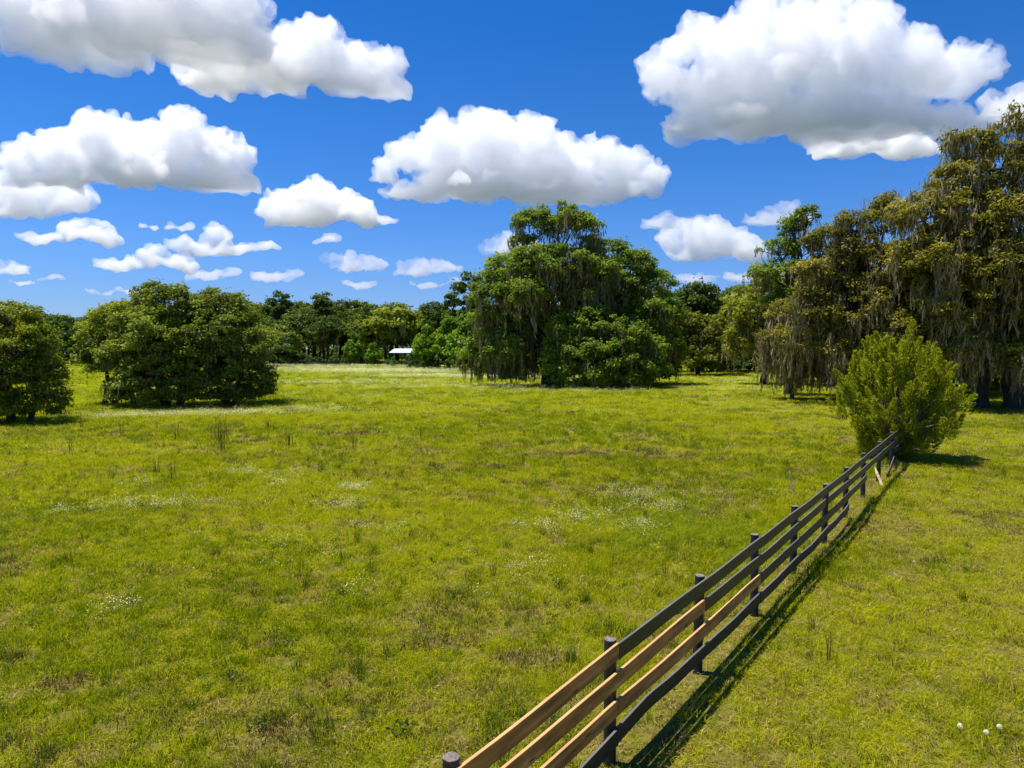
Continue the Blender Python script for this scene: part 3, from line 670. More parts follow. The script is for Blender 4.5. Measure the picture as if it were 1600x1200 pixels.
# --- eastern red cedar at the end of the fence
def cedar(loc, seed):
    rs = np.random.RandomState(seed); r = random.Random(seed)
    root = empty('cedar_tree', (loc[0], loc[1], h1(*loc) - .02))
    stems = []
    plumes = []
    def R(z):    # half width of the silhouette by height
        return np.interp(z, [0.2, .6, 1.2, 2.0, 2.8, 3.4, 4.0, 4.6, 5.2], [1.0, 1.5, 1.95, 2.15, 1.95, 1.5, 1.0, .5, .1])
    lead = [(.45, .1, 5.0), (-.75, -.1, 4.55), (-.25, .2, 4.3), (1.1, -.1, 4.1), (.1, -.5, 4.4), (-1.4, .1, 3.8), (1.65, .1, 3.5), (-2.0, 0, 3.2), (-.6, 1.0, 4.0), (.8, .9, 4.2),
            (.3, -1.1, 3.9), (-1.1, -1.0, 3.5), (1.2, -1.1, 3.4), (2.15, -.2, 2.6), (-.4, -1.7, 2.9), (.7, -1.8, 2.7)]
    for (x, y, z) in lead: plumes.append((x * 1.05, y, z * .95, r.uniform(1.0, 1.5), .27)); plumes.append((x * .9, y * .9, z - .8, 1.2, .36))
    for k in range(310):
        z = r.uniform(.25, 4.1); a = r.uniform(0, 2 * PI); rr = float(R(z)) * r.uniform(.45, 1.0) * (1 + .16 * math.sin(a * 5 + 1.3) + .12 * math.sin(a * 9 + z * 2))
        plumes.append((rr * math.cos(a), rr * math.sin(a), z + .25, r.uniform(.5, 1.15), r.uniform(.13, .30)))
    Q = []; T = []; parts = []
    for (x, y, z, L, w_) in plumes:
        out = np.array([x, y, 0.0]); out /= np.linalg.norm(out) + .5
        lean = .48 + .75 * np.clip((2.2 - z) / 2.2, -.1, 1)
        ax = np.array([0, 0, 1.0]) + out * lean + rs.normal(size=3) * .22
        ax /= np.linalg.norm(ax)
        m = int(270 * L / .8 * (w_ / .3))
        tt = rs.random(m) ** .8
        d = unit(rs, m); d -= (d @ ax)[:, None] * ax; d /= np.linalg.norm(d, axis=1)[:, None] + 1e-9
        rad = w_ * (1 - tt) ** .75 * rs.random(m) ** .5 + .015
        c = np.array([x, y, z]) + ax * ((tt - .75) * L)[:, None] + d * rad[:, None]
        al = ax * .9 + d * .75 + rs.normal(size=(m, 3)) * .25
        sz = rs.uniform(.022, .045, m)
        nrm = np.cross(al, unit(rs, m)); nrm /= np.linalg.norm(nrm, axis=1)[:, None] + 1e-9
        c[:, 2] = np.maximum(c[:, 2], .06)
        Q.append(leaf_quads(c, nrm, sz, rs, elong=4.2, align=al)); 
        T.append(np.repeat(np.clip(.30 + .42 * tt * (rad / w_ + .5) + .35 * (rs.random(m) - .5) + .18 * (r.random() - .5), 0, 1), 4))
        if r.random() < .45:
            b = Vector((x * .12, y * .12, max(.1, z * .3)))
            pts = curve_pts(b, (x, y, z), r, 4, wob=.08)
            parts.append(tube(pts, [.035 * (1 - .2 * k) + .004 for k in range(5)], 5))
    Q = np.concatenate(Q)
    link('crown', mesh('crown', Q, np.arange(len(Q)).reshape(-1, 4), M['cedar'], attr=np.concatenate(T)), root)
    v, f = merge(parts); link('branches', mesh('branches', v, f, M['twig'], smooth=True), root)
    v, f = tube(curve_pts((0, 0, -.2), (.2, 0, 3.6), r, 6, wob=.03), [.13, .11, .09, .08, .06, .04, .02], 8, .06, r)
    link('trunk', mesh('trunk', v, f, M['bark'], smooth=True), root)
    # dead lower twigs
    dead = []
    for k in range(22):
        a = r.uniform(0, 2 * PI)
        dead.append(tube(curve_pts((0, 0, r.uniform(.2, 1.2)), (math.cos(a) * r.uniform(.8, 1.6), math.sin(a) * r.uniform(.8, 1.6), r.uniform(.3, 1.9)), r, 4, wob=.2), [.02, .016, .012, .008, .004], 5))
    v, f = merge(dead); link('dead_twigs', mesh('dead_twigs', v, f, M['twig'], smooth=True), root)
    tag(root, 'bushy yellow green cedar standing at the far end of the board fence', 'cedar')
cedar((14.0, 25.1), 5)

# --- kinds of trees and bushes used beyond the meadow
def far_kind(name, lobes, seed, mat, leaf, lps, sr, trunks, label, group, moss=None, kb=.35):
    return tree(name, (0, 0), lobes, seed, trunks, mat, sr=sr, lps=lps, leaf=leaf, moss=moss, label=label, group=group, limb_n=4, keep_bottom=kb, twigs=.3)
GL = 'dark oaks of the far tree line'
FK = []
def round_lobes(r, h, wdt, base, n):
    L = [(0, 0, h - wdt * .28, wdt * .3, wdt * .22)]
    for k in range(n):
        a = 2 * PI * k / n + r.uniform(-.3, .3); rr = wdt * .5 * r.uniform(.55, .75)
        z = r.uniform(base + wdt * .16, h - wdt * .3)
        L.append((math.cos(a) * rr, math.sin(a) * rr, z, wdt * r.uniform(.2, .3), wdt * r.uniform(.15, .21)))
    return L
rr_ = random.Random(77)
def region(x, y):
    px = x / y
    where = ('behind the left clump' if px < -.42 else 'right of the left clump' if px < -.27 else 'behind the pavilion' if px < -.08
             else 'behind the central oaks' if px < .2 else 'behind the right oaks')
    row = 'front row' if y < 180 else 'middle row' if y < 215 else 'back row'
    return 'dark oak, ' + row + ' of far tree line, ' + where, 'far tree line oaks, ' + row + ', ' + where
LAB = 'x'
for k, (h, wd_, base, mt) in enumerate([(13, 13, 3.2, 'dark_leaf'), (15, 12, 4.5, 'dark_leaf'), (12, 15, 3.0, 'dark_leaf'), (16, 10, 5, 'dark_leaf'), (11, 12, 2.5, 'oak_mid')]):
    FK.append(far_kind('far_oak', round_lobes(rr_, h, wd_, base, 9), 50 + k, mt, .36, 70, 1.35, [(0, 0, rr_.uniform(-.5, .5), 0, base + 2.5, .42), (.8, .3, .8, 0, base + 2, .28)], LAB, GL, moss=dict(frac=.25, lmin=1, lmax=2.5, width=.34, per=1)))
bush = far_kind('wild_bush', [(0, 0, 1.5, 1.7, 1.3), (1.2, .2, 1.1, 1.3, 1.0), (-1.2, 0, 1.2, 1.3, 1.1), (.3, 0, 2.4, 1.1, .8)], 61, 'dark_leaf', .26, 55, .7, [(0, 0, 0, 0, 1, .08)], 'dark bush in the undergrowth at the foot of the far tree line', 'bushes under the far tree line')
young = far_kind('young_tree', [(0, 0, 6.6, 1.2, 1.1), (.6, 0, 5.2, 1.8, 1.3), (-.9, 0, 4.6, 1.7, 1.3), (1.3, 0, 3.4, 1.9, 1.4), (-1.3, -.3, 2.9, 1.9, 1.4), (0, -.6, 2.0, 2.2, 1.3), (0, 1, 4, 2, 1.8)], 62, 'light_leaf', .30, 60, .8, [(0, 0, 0, 0, 2, .16)], 'x', None)
slim = far_kind('slim_tree', [(0, 0, 15.2, 1.5, 1.1), (-.9, 0, 13.4, 1.6, 1.1), (1.1, 0, 12.9, 1.6, 1.1), (.2, 0, 11.2, 1.9, 1.2), (-.6, 0, 9.0, 1.9, 1.3), (.8, 0, 7.0, 2.2, 1.5)], 63, 'dark_leaf', .36, 46, 1.0, [(0, 0, .2, 0, 13, .28)], 'x', None)

def place(src, x, y, h, hsrc, wmul=1.0, rz=0.0, **kw):
    s = h / hsrc
    return copy_tree(src, src.name.split('.')[0], (x, y), (s * wmul, s * wmul, s), rz, **kw)
HS = [14.0, 16.0, 13.2, 17.0, 12.0]
FAR_USED = set()
def far_oak(k, x, y, h, wmul=1.0, rz=None, **kw):
    rz = rr_.uniform(0, 6.28) if rz is None else rz
    if k not in FAR_USED:
        FAR_USED.add(k); o = FK[k]; s = h / HS[k]
        o.location = (x, y, h1(x, y) - .05); o.scale = (s * wmul, s * wmul, s); o.rotation_euler = (0, 0, rz)
        if 'label' in kw:
            o['label'] = kw['label']
            if 'group' in o: del o['group']
        else: o['label'], o['group'] = region(x, y)
        return o
    o = place(FK[k], x, y, h, HS[k], wmul, rz, **kw)
    if 'label' in kw:
        if 'group' in o: del o['group']
    else: o['label'], o['group'] = region(x, y)
    return o
# far tree line: x, y, height, kind
line = []
r = random.Random(5)
#   profile of the tree tops along the line (metres along x at y about 200)
def top_at(x):
    return np.interp(x, [-175, -150, -120, -95, -80, -72, -62, -52, -40, -30, -20, -8, 6, 40, 75, 100, 130], [15, 16, 16.5, 17.5, 22, 20.5, 19, 20, 19, 17.5, 18, 18, 19, 23, 24, 23, 22])
x = -178
while x < 140:
    y = 196 + r.uniform(-8, 10)
    far_oak(r.choice([0, 1, 2, 3, 4]), x, y, float(top_at(x)) * r.uniform(.86, 1.06), r.uniform(.85, 1.15))
    x += r.uniform(4.8, 7.0)
x = -210
while x < 185:
    y = 232 + r.uniform(-10, 12)
    far_oak(r.choice([0, 1, 2, 3]), x, y, float(top_at(x * .85)) * r.uniform(.9, 1.15), r.uniform(1.0, 1.3))
    x += r.uniform(7.0, 9.5)
# nearer dark trees at the left behind the clump
for (x, y, h, k) in [(-62, 168, 13, 0), (-56, 163, 10.5, 4), (-69, 172, 15, 1), (-75, 165, 15, 0), (-84, 168, 13, 2), (-98, 175, 13, 1), (-112, 172, 13.5, 3), (-124, 170, 12.5, 0), (-47, 176, 13.5, 3)]:
    far_oak(k, x, y, h, 1.1)
# tall ones sticking out of the line
place(slim, -63.5, 190, 19.5, 16.3, 1.0, .4, label='tall oak with a mop-like top poking out left of centre in the far tree line', cat='tree')
place(slim, -51.5, 188, 19.0, 16.3, 1.25, 1.9, label='tall oak with a ragged forked top, right of the mop-topped one in the far line', cat='tree')
slim.location = (-8.0, 132, -.05); slim.scale = (1.15, 1.15, 1.12); slim['label'] = 'tall slim dark tree just left of the mossy side of the central oak'
place(slim, -11.6, 136, 15.2, 16.3, .8, 2.4, label='thin bare-looking tree beside the slim dark tree, left of the central oak', cat='tree')
# trees of the gap between the central and the right oaks
for (x, y, h, k, wm, lab) in [(33.5, 122, 17.2, 1, .8, 'olive-topped oak at the left of the gap between the central and right oaks'),
                              (40.5, 124, 16.6, 4, .85, 'dark oak in the middle of the gap between the central and right oaks'),
                              (47.5, 120, 16.2, 2, .8, 'spreading oak at the right of the gap, touching the yellowish oak'),
                              (24.0, 122, 15.0, 0, .9, 'oak hidden behind the squat round oak at the gap'),
                              (13.0, 118, 15.0, 3, 1.0, 'dark oak seen through the stems behind the central oaks'),
                              (55.0, 112, 18, 1, .9, 'oak glimpsed behind the moss curtains of the right oaks'),
                              (40.0, 84, 14.5, 0, .8, 'dark oak in the shade behind the broad mossy oak'),
                              (47.0, 66, 15.5, 4, .9, 'dark oak in deep shade behind the tallest right oak'),
                              (36.5, 62, 13.5, 2, .7, 'low dark oak in the shade behind the cedar')]:
    far_oak(k, x, y, h, wm, label=lab)
# light green young trees by the pavilion
young.location = (-11.9, 131, -.05); young.scale = (1.05, 1.05, 1.28); young['label'] = 'larger of the two bright green young trees right of the white roof'
place(young, -16.9, 133, 8.4, 7.6, .72, 1.2, label='smaller bright green young tree just right of the white roof', cat='tree')
place(young, -34.6, 152, 7.2, 7.6, .75, 2.2, label='bright young tree left of the white roof, next to a low one', cat='tree')
place(young, -30.2, 151, 5.0, 7.6, .8, 3.9, label='low rounded young tree touching the left end of the white roof', cat='tree')
place(young, -25.0, 146, 2.2, 7.6, .9, 4.9, label='little sapling in front of the pavilion posts', cat='tree')
place(young, -7.4, 108, 8.5, 7.6, .9, .5, label='bright leafy young tree at the mossy foot of the central oak', cat='tree')
place(young, -.5, 98, 6.0, 7.6, 1.0, 2.5, label='leafy young tree in shade behind the moss curtains of the central oak', cat='tree')
# undergrowth
first = True
def put_bush(x, y, s, k):
    global first
    px = x / y
    where = ('in the shade under the right oaks' if y < 90 else 'by the foot of the gap trees' if px > .2 and y < 150 else 'at the foot of the central oaks' if px > -.07 and y < 150 else
             'along the far fence by the young trees' if -.3 < px and y < 180 else 'in front of the dark trees right of the left clump' if y < 180 and px > -.47 else 'behind the left clump' if y < 180 else 'deep in the far tree line beyond the pale pasture')
    if first:
        bush['label'] = 'dark leafy bush ' + where; bush['group'] = 'bushes ' + where
        bush.location = (x, y, -.05); bush.scale = (s, s, s * 1.05); first = False; return
    copy_tree(bush, 'wild_bush', (x, y), (s, s * r.uniform(.8, 1.1), s * r.uniform(.8, 1.3)), r.uniform(0, 6), label='dark leafy bush ' + where, group='bushes ' + where)
for (x, y, s) in [(-62, 160, 2.0), (-57, 158, 2.2), (-52.5, 157, 1.9), (-68, 161, 2.3), (-74, 160, 2.2), (-80, 160, 2.4), (-88, 162, 2.3), (-48, 158, 1.1), (-96, 164, 2.3), (-105, 165, 2.4), (-115, 166, 2.4), (-125, 168, 2.4),
                  (-44, 156, .8), (-40, 156, .7), (-36.5, 155, .9), (-31, 154, .8), (-27.5, 153.5, .6), (-22.5, 150, .6), (-19.5, 140, .7), (-15.4, 132, .8), (-10, 128, 1.0), (-6.5, 112, 1.3), (-3, 108, 1.3), (0, 104, 1.3), (4, 106, 1.3),
                  (8, 106, 1.4), (14, 108, 1.4), (19, 110, 1.3), (32, 108, .8), (35, 110, 1.0), (38, 112, 1.3), (41, 113, 1.3), (44, 112, 1.4), (47.5, 110, 1.5), (51, 106, 1.5), (35, 84, 1.4), (38, 78, 1.4), (33, 72, 1.2), (37, 66, 1.3), (41, 60, 1.3), (36, 56, 1.1), (42, 54, 1.3), (46, 50, 1.4), (30.5, 60, 1.0)]:
    put_bush(x, y, s, 0)
x = -125
while x < 125:
    if not (-62 < x < -12): put_bush(x, 190 + r.uniform(-6, 4), r.uniform(1.1, 1.9), 0)
    x += r.uniform(4, 6)

# ------------------------------------------------------------------ the near board fence
posts = [(-3.12, .62), (-1.78, 2.58), (-0.42, 4.53), (0.94, 6.47), (2.30, 8.40), (3.65, 10.24), (5.01, 12.15), (6.44, 14.1), (7.92, 16.28), (9.46, 18.48), (11.07, 20.74), (12.75, 23.1), (14.45, 25.4)]
PR = .060
fence = empty('board_fence', (posts[3][0], posts[3][1], 0))
tag(fence, 'four-rail board fence running diagonally across the grass to the cedar, mostly black with a few new brown boards', 'fence')
fence['label'] = 'four-rail fence running to the cedar, mostly black with a few new brown boards'
fo = Vector((posts[3][0], posts[3][1], 0))
fr = random.Random(8)
gz = [h1(*p) for p in posts]
hp = [1.25, 1.24, 1.25, 1.235, 1.225, 1.24, 1.22, 1.235, 1.23, 1.21, 1.22, 1.20, 1.25]
for i, (x, y) in enumerate(posts):
    lean = (fr.uniform(-.012, .012), fr.uniform(-.012, .012))
    big = 1.25 if i == 12 else 1.0
    V = []; F = []; idx = []
    seg = 18; zs = [-.4, 0, .06, .4, .8, hp[i] - .012, hp[i]]
    rad = [PR * 1.02, PR * 1.05, PR * 1.03, PR, PR * .99, PR * .985, PR * .95]
    for z, rr2 in zip(zs, rad):
        for k in range(seg):
            a = 2 * PI * k / seg
            q = rr2 * big * (1 + fr.uniform(-.02, .02))
            V.append((math.cos(a) * q, math.sin(a) * q, z + (fr.uniform(-.003, .003) if z == hp[i] else 0)))
    for j in range(len(zs) - 1):
        for k in range(seg):
            F.append((j * seg + k, j * seg + (k + 1) % seg, (j + 1) * seg + (k + 1) % seg, (j + 1) * seg + k)); idx.append(0)
    me = bpy.data.meshes.new('fence_post')
    me.from_pydata(V, [], F + [tuple((len(zs) - 1) * seg + k for k in range(seg))])
    me.materials.append(M['black_board']); me.materials.append(M['cut_end'])
    me.polygons.foreach_set('material_index', idx + [1]); me.polygons.foreach_set('use_smooth', [True] * len(F) + [False]); me.update()
    o = link('fence_post', me, fence, (x - fo.x, y - fo.y, gz[i]))
    o.rotation_euler = (lean[0], lean[1], fr.uniform(0, 6))

def board(p0, p1, mat, label=None, bow=(0, 0), hgt=.156, th=.030, sub=22, mids=None):
    """a plank from p0 to p1 (centres of its ends); its own X runs along it; mids bends it at t through dz"""
    p0 = Vector(p0); p1 = Vector(p1); d = p1 - p0; L = d.length
    X_ = d.normalized(); Y_ = Vector((0, 0, 1)).cross(X_).normalized(); Z_ = X_.cross(Y_)
    V = []; F = []
    ph = fr.uniform(0, 6)
    for i in range(sub + 1):
        t_ = i / sub
        dz = bow[0] * math.sin(PI * t_) + .004 * math.sin(ph + 9 * t_) + (np.interp(t_, mids[0], mids[1]) if mids else 0)
        dy = bow[1] * math.sin(PI * t_) + .003 * math.sin(ph * 2 + 13 * t_)
        hh = hgt * (1 + .012 * math.sin(ph + 21 * t_))
        c = .003
        prof = [(-th / 2, -hh / 2 + c), (-th / 2 + c, -hh / 2), (th / 2 - c, -hh / 2), (th / 2, -hh / 2 + c), (th / 2, hh / 2 - c), (th / 2 - c, hh / 2), (-th / 2 + c, hh / 2), (-th / 2, hh / 2 - c)]
        for (a, b) in prof: V.append((L * t_, a + dy, b + dz))
    for i in range(sub):
        for k in range(8):
            F.append((i * 8 + k, i * 8 + (k + 1) % 8, (i + 1) * 8 + (k + 1) % 8, (i + 1) * 8 + k))
    F.append(tuple(range(7, -1, -1))); F.append(tuple(sub * 8 + k for k in range(8)))
    me = bpy.data.meshes.new('board'); me.from_pydata(V, [], [f[::-1] for f in F]); me.materials.append(mat); me.update()
    o = link('board', me, fence)
    o.matrix_local = Matrix.Translation(p0 - fo) @ Matrix((X_, Y_, Z_)).transposed().to_4x4()
    if label: o['label'] = label
    return o
nrm = Vector((.825, -.565, 0))
ROW = [1.14, .87, .585, .295]      # centre heights
off = [[fr.uniform(-.012, .012) for _ in posts] for _ in ROW]
# slumped line of the far rails
for i in (9, 10, 11):
    off[0][i] -= .02; off[1][i] -= .03
def rp(row, i, side=0):
    d = (Vector((*posts[min(i + 1, 12)], 0)) - Vector((*posts[max(i - 1, 0)], 0))).normalized()
    nn_ = Vector((d.y, -d.x, 0))
    k = 1.25 if i == 12 else 1.0
    return Vector((*posts[i], gz[i] + ROW[row] + off[row][i])) + nn_ * (PR * k + .0165) + d * (side * .004)
def span(row, i, j, new, **kw):
    a = rp(row, i, 1); b = rp(row, j, -1)
    mids = None
    if j - i == 2:
        m = rp(row, i + 1); tt = (m - a).dot((b - a).normalized()) / (b - a).length
        mids = ([0, tt, 1], [0, m.z - (a.z + (b.z - a.z) * tt), 0])
        mids = ([0, tt * .6, tt, tt + (1 - tt) * .4, 1], [0, mids[1][1] * .75, mids[1][1], mids[1][1] * .75, 0])
    if kw.get('mids') is None: kw['mids'] = mids
    board(a, b, M['new_board'] if new else M['black_board'], 'new brown unpainted board' if new else None, **kw)
for (i, j, nb) in [(0, 1, 0), (1, 3, 1), (3, 5, 0), (5, 7, 0), (7, 9, 0), (9, 11, 0), (11, 12, 0)]: span(0, i, j, nb, bow=(fr.uniform(-.01, .01), 0))
for (i, j, nb) in [(0, 2, 1), (2, 4, 1), (4, 6, 0), (6, 8, 0), (8, 10, 0), (10, 12, 0)]: span(1, i, j, nb, bow=(fr.uniform(-.015, .01), 0))
for (i, j, nb) in [(0, 1, 0), (1, 3, 1), (3, 5, 1), (5, 7, 0), (7, 9, 0), (11, 12, 0)]: span(2, i, j, nb, bow=(fr.uniform(-.02, .01), 0))
span(3, 0, 1, 0); span(3, 1, 3, 0, bow=(-.02, .01), mids=([0, .3, .5, .8, 1], [0, -.02, .0, -.035, 0]))
span(3, 3, 5, 0, mids=([0, .15, .3, .5, .75, 1], [0, .05, .015, .005, -.02, 0]))
span(3, 5, 7, 0, mids=([0, .2, .5, .7, 1], [0, -.03, .0, -.045, 0])); span(3, 7, 8, 0, bow=(-.03, 0))
# rail come off its post, one end down in the grass
a = rp(2, 11) + Vector((0, 0, -.25)); b = Vector((posts[10][0] + .25, posts[10][1] + .55, h1(*posts[10]) + .10))
b = Vector((11.55, 21.15, gz[10] + .09)) 
board(a, b, M['black_board'], 'loose rail hanging with one end in the grass', bow=(-.05, 0))
# split stub of wood beside the fence
st = empty('broken_board_stub', (10.75, 19.9, h1(10.75, 19.9)))
v, f = tube([(0, 0, .02), (.01, .15, .16), (.0, .32, .34), (.03, .5, .5)], [.045, .04, .04, .012], 6, .15, fr)
link('wood', mesh('wood', v, f, M['stick']), st)
tag(st, 'pale split stub of wood leaning in the grass under the gap in the rails', 'wood scrap')
tw = empty('dead_branch', (7.75, 18.7, h1(7.75, 18.7)))
parts = [tube([(0, 0, 0), (-.08, .1, .25), (-.12, .2, .55), (-.2, .25, .75)], [.03, .022, .015, .006], 6), tube([(0, 0, 0), (.2, .05, .06), (.5, -.1, .05)], [.03, .02, .008], 6), tube([(-.08, .1, .25), (.05, .1, .45)], [.015, .005], 5)]
v, f = merge(parts); link('wood', mesh('wood', v, f, M['twig']), tw)
tag(tw, 'small grey dead branch sticking up from the meadow grass behind the black rails', 'branch')

# ------------------------------------------------------------------ far fences
def far_fence(pts, label, step=2.6, hh=1.3, rows=(.35, .75, 1.15)):
    root = empty('board_fence', (pts[0][0], pts[0][1], 0)); o0 = Vector((pts[0][0], pts[0][1], 0))
    bm = bmesh.new(); bmesh.ops.create_cube(bm, size=1); pm = bpy.data.meshes.new('fence_post'); bm.to_mesh(pm); bm.free(); pm.materials.append(M['black_board'])
    for a_, b_ in zip(pts, pts[1:]):
        a_ = Vector((*a_, 0)); b_ = Vector((*b_, 0)); n_ = max(1, round((b_ - a_).length / step)); ang = math.atan2(b_.y - a_.y, b_.x - a_.x)
        for k in range(n_):
            p = a_.lerp(b_, k / n_); q = a_.lerp(b_, (k + 1) / n_)
            o = link('fence_post', pm, root, (p.x - o0.x, p.y - o0.y, h1(p.x, p.y) + hh / 2 - .1)); o.scale = (.13, .13, hh + .1); o.rotation_euler = (0, 0, ang)
            m_ = (p + q) / 2
            for z in rows:
                o = link('board', pm, root, (m_.x - o0.x + math.sin(ang) * .09, m_.y - o0.y - math.cos(ang) * .09, h1(m_.x, m_.y) + z)); o.scale = ((q - p).length - .01, .03, .15); o.rotation_euler = (0, 0, ang)
    return tag(root, label, 'fence')
far_fence([(-52, 156), (-34, 153), (-20, 146), (-9.5, 123)], 'dark board fence along the far side of the meadow below the pavilion')
far_fence([(29, 112), (56, 116)], 'dark board fence glimpsed under the trees of the gap by the right oaks')

# ------------------------------------------------------------------ pavilion
pav = empty('pavilion', (-24.6, 157, 0))
m, t, p = newmat('white_metal_roof')
to = N(t, 'ShaderNodeTexCoord'); t.links.new(rampnode(t, noise(t, to.outputs['Object'], 1.5, 3), [(.3, (.70, .73, .78)), (.7, (.80, .82, .84))]), p.inputs['Base Color'])
p.inputs['Roughness'].default_value = .35
V = []; F = []
W_, D_ = 5.4, 7.0
nx = 55
for i in range(nx):
    x_ = -W_ / 2 + W_ * i / (nx - 1)
    dz = .03 if i % 4 in (1, 2) else 0
    V += [(x_, -D_ / 2, 3.15 + dz), (x_, D_ / 2, 4.05 + dz), (x_, -D_ / 2, 3.10), (x_, D_ / 2, 4.0)]
for i in range(nx - 1):
    F += [(4 * i, 4 * i + 4, 4 * i + 5, 4 * i + 1), (4 * i + 2, 4 * i + 3, 4 * i + 7, 4 * i + 6), (4 * i, 4 * i + 2, 4 * i + 6, 4 * i + 4), (4 * i + 1, 4 * i + 5, 4 * i + 7, 4 * i + 3)]
F += [(0, 1, 3, 2), (4 * nx - 4, 4 * nx - 2, 4 * nx - 1, 4 * nx - 3)]
me = bpy.data.meshes.new('roof'); me.from_pydata(V, [], F); me.materials.append(m); me.update(); link('roof', me, pav)
bm = bmesh.new(); bmesh.ops.create_cube(bm, size=1); pm = bpy.data.meshes.new('post'); bm.to_mesh(pm); bm.free(); pm.materials.append(M['black_board'])
for x_ in (-2.45, 0, 2.45):
    for y_, z_ in ((-3.2, 3.12), (3.2, 3.95)):
        o = link('post', pm, pav, (x_, y_, z_ / 2 - .1)); o.scale = (.16, .16, z_ - .12)
for y_, z_ in ((-3.2, 3.04), (3.2, 3.86)):
    o = link('beam', pm, pav, (0, y_, z_)); o.scale = (5.1, .1, .18)
tag(pav, 'open pavilion with a white metal roof among young trees beyond the meadow', 'shelter')

# ------------------------------------------------------------------ undergrowth closing the view at the foot of the far wood
rs = np.random.RandomState(4); n = 16000
c = np.stack([rs.uniform(-230, 200, n), rs.uniform(258, 270, n), rs.random(n) ** 1.3 * 6.5], 1)
nr = unit(rs, n)
tag(link('undergrowth', mesh('undergrowth', leaf_quads(c, nr, rs.uniform(.6, 1.3, n), rs), np.arange(4 * n).reshape(-1, 4), M['dark_leaf'], attr=np.repeat(rs.random(n), 4))), kind='stuff')

# ------------------------------------------------------------------ grass and flowers
lib = bpy.data.collections.new('tuft_library')        # held only by the scatter node trees
def tuft_mesh(name, mat, rs, n, rad, hmin, hmax, wd, lean=.5, segs=2, tint=(0, 1)):
    V = []; F = []; T = []; o = 0
    for _ in range(n):
        a = rs.uniform(0, 2 * PI); rr = rad * math.sqrt(rs.random())
        b = np.array([math.cos(a) * rr, math.sin(a) * rr, -.01])
        h = rs.uniform(hmin, hmax)
        d = rs.uniform(0, 2 * PI); L = lean * rs.random() * h
        ld = np.array([math.cos(d), math.sin(d), 0]); wa = rs.uniform(0, PI); ax = np.array([math.cos(wa), math.sin(wa), 0]) * wd * rs.uniform(.6, 1.2)
        tn = rs.uniform(*tint)
        for s in range(segs):
            t_ = s / segs
            c = b + np.array([0, 0, h * t_]) + ld * L * t_ ** 1.8
            V += [c - ax * .5 * (1 - t_ * .6), c + ax * .5 * (1 - t_ * .6)]
        V.append(b + np.array([0, 0, h * (1 - .25 * L / h)]) + ld * L)
        T += [tn] * (2 * segs + 1)
        for s in range(segs - 1): F.append((o + 2 * s, o + 2 * s + 1, o + 2 * s + 3, o + 2 * s + 2))
        F.append((o + 2 * segs - 2, o + 2 * segs - 1, o + 2 * segs, o + 2 * segs))
        o += 2 * segs + 1
    # separate quads and tips
    Q = np.array([f for f in F if f[2] != f[3]]); Tt = np.array([f[:3] for f in F if f[2] == f[3]])
    return mesh(name, np.array(V), [Q, Tt] if len(Q) else [Tt], mat, attr=np.array(T))

def lib_obj(col, name, me):
    o = bpy.data.objects.new(name, me); col.objects.link(o); return o

def scatter(name, variants, x, y, idx, scl, tilt=.15, label_kind='stuff', seed=0):
    """one object whose geometry nodes set a tuft on every point"""
    rs = np.random.RandomState(seed)
    col = bpy.data.collections.new(name + '_tufts')
    for k, me in enumerate(variants): lib_obj(col, 'tuft_%02d' % k, me)
    n = len(x); z = height(x, y)
    me = bpy.data.meshes.new(name); me.vertices.add(n)
    me.vertices.foreach_set('co', np.stack([x, y, z], 1).astype(np.float32).ravel())
    a = me.attributes.new('rot', 'FLOAT_VECTOR', 'POINT'); a.data.foreach_set('vector', np.stack([rs.normal(size=n) * tilt, rs.normal(size=n) * tilt, rs.uniform(0, 6.28, n)], 1).astype(np.float32).ravel())
    a = me.attributes.new('scl', 'FLOAT_VECTOR', 'POINT'); a.data.foreach_set('vector', np.asarray(scl, np.float32).ravel())
    a = me.attributes.new('pick', 'INT', 'POINT'); a.data.foreach_set('value', np.asarray(idx, np.int32))
    ob = link(name, me)
    ng = bpy.data.node_groups.new(name, 'GeometryNodeTree')
    ng.interface.new_socket('Geometry', in_out='INPUT', socket_type='NodeSocketGeometry'); ng.interface.new_socket('Geometry', in_out='OUTPUT', socket_type='NodeSocketGeometry')
    gi = ng.nodes.new('NodeGroupInput'); go = ng.nodes.new('NodeGroupOutput')
    mp = ng.nodes.new('GeometryNodeMeshToPoints'); ip = ng.nodes.new('GeometryNodeInstanceOnPoints'); ci = ng.nodes.new('GeometryNodeCollectionInfo')
    ci.inputs['Collection'].default_value = col; ci.inputs['Separate Children'].default_value = True; ci.inputs['Reset Children'].default_value = True
    def nattr(nm, ty):
        q = ng.nodes.new('GeometryNodeInputNamedAttribute'); q.data_type = ty; q.inputs['Name'].default_value = nm; return q.outputs['Attribute']
    ng.links.new(gi.outputs[0], mp.inputs['Mesh']); ng.links.new(mp.outputs[0], ip.inputs['Points']); ng.links.new(ci.outputs[0], ip.inputs['Instance'])
    ip.inputs['Pick Instance'].default_value = True
    ng.links.new(nattr('pick', 'INT'), ip.inputs['Instance Index']); ng.links.new(nattr('rot', 'FLOAT_VECTOR'), ip.inputs['Rotation']); ng.links.new(nattr('scl', 'FLOAT_VECTOR'), ip.inputs['Scale'])
    ng.links.new(ip.outputs[0], go.inputs[0])
    md = ob.modifiers.new('scatter', 'NODES'); md.node_group = ng
    return tag(ob, kind=label_kind)

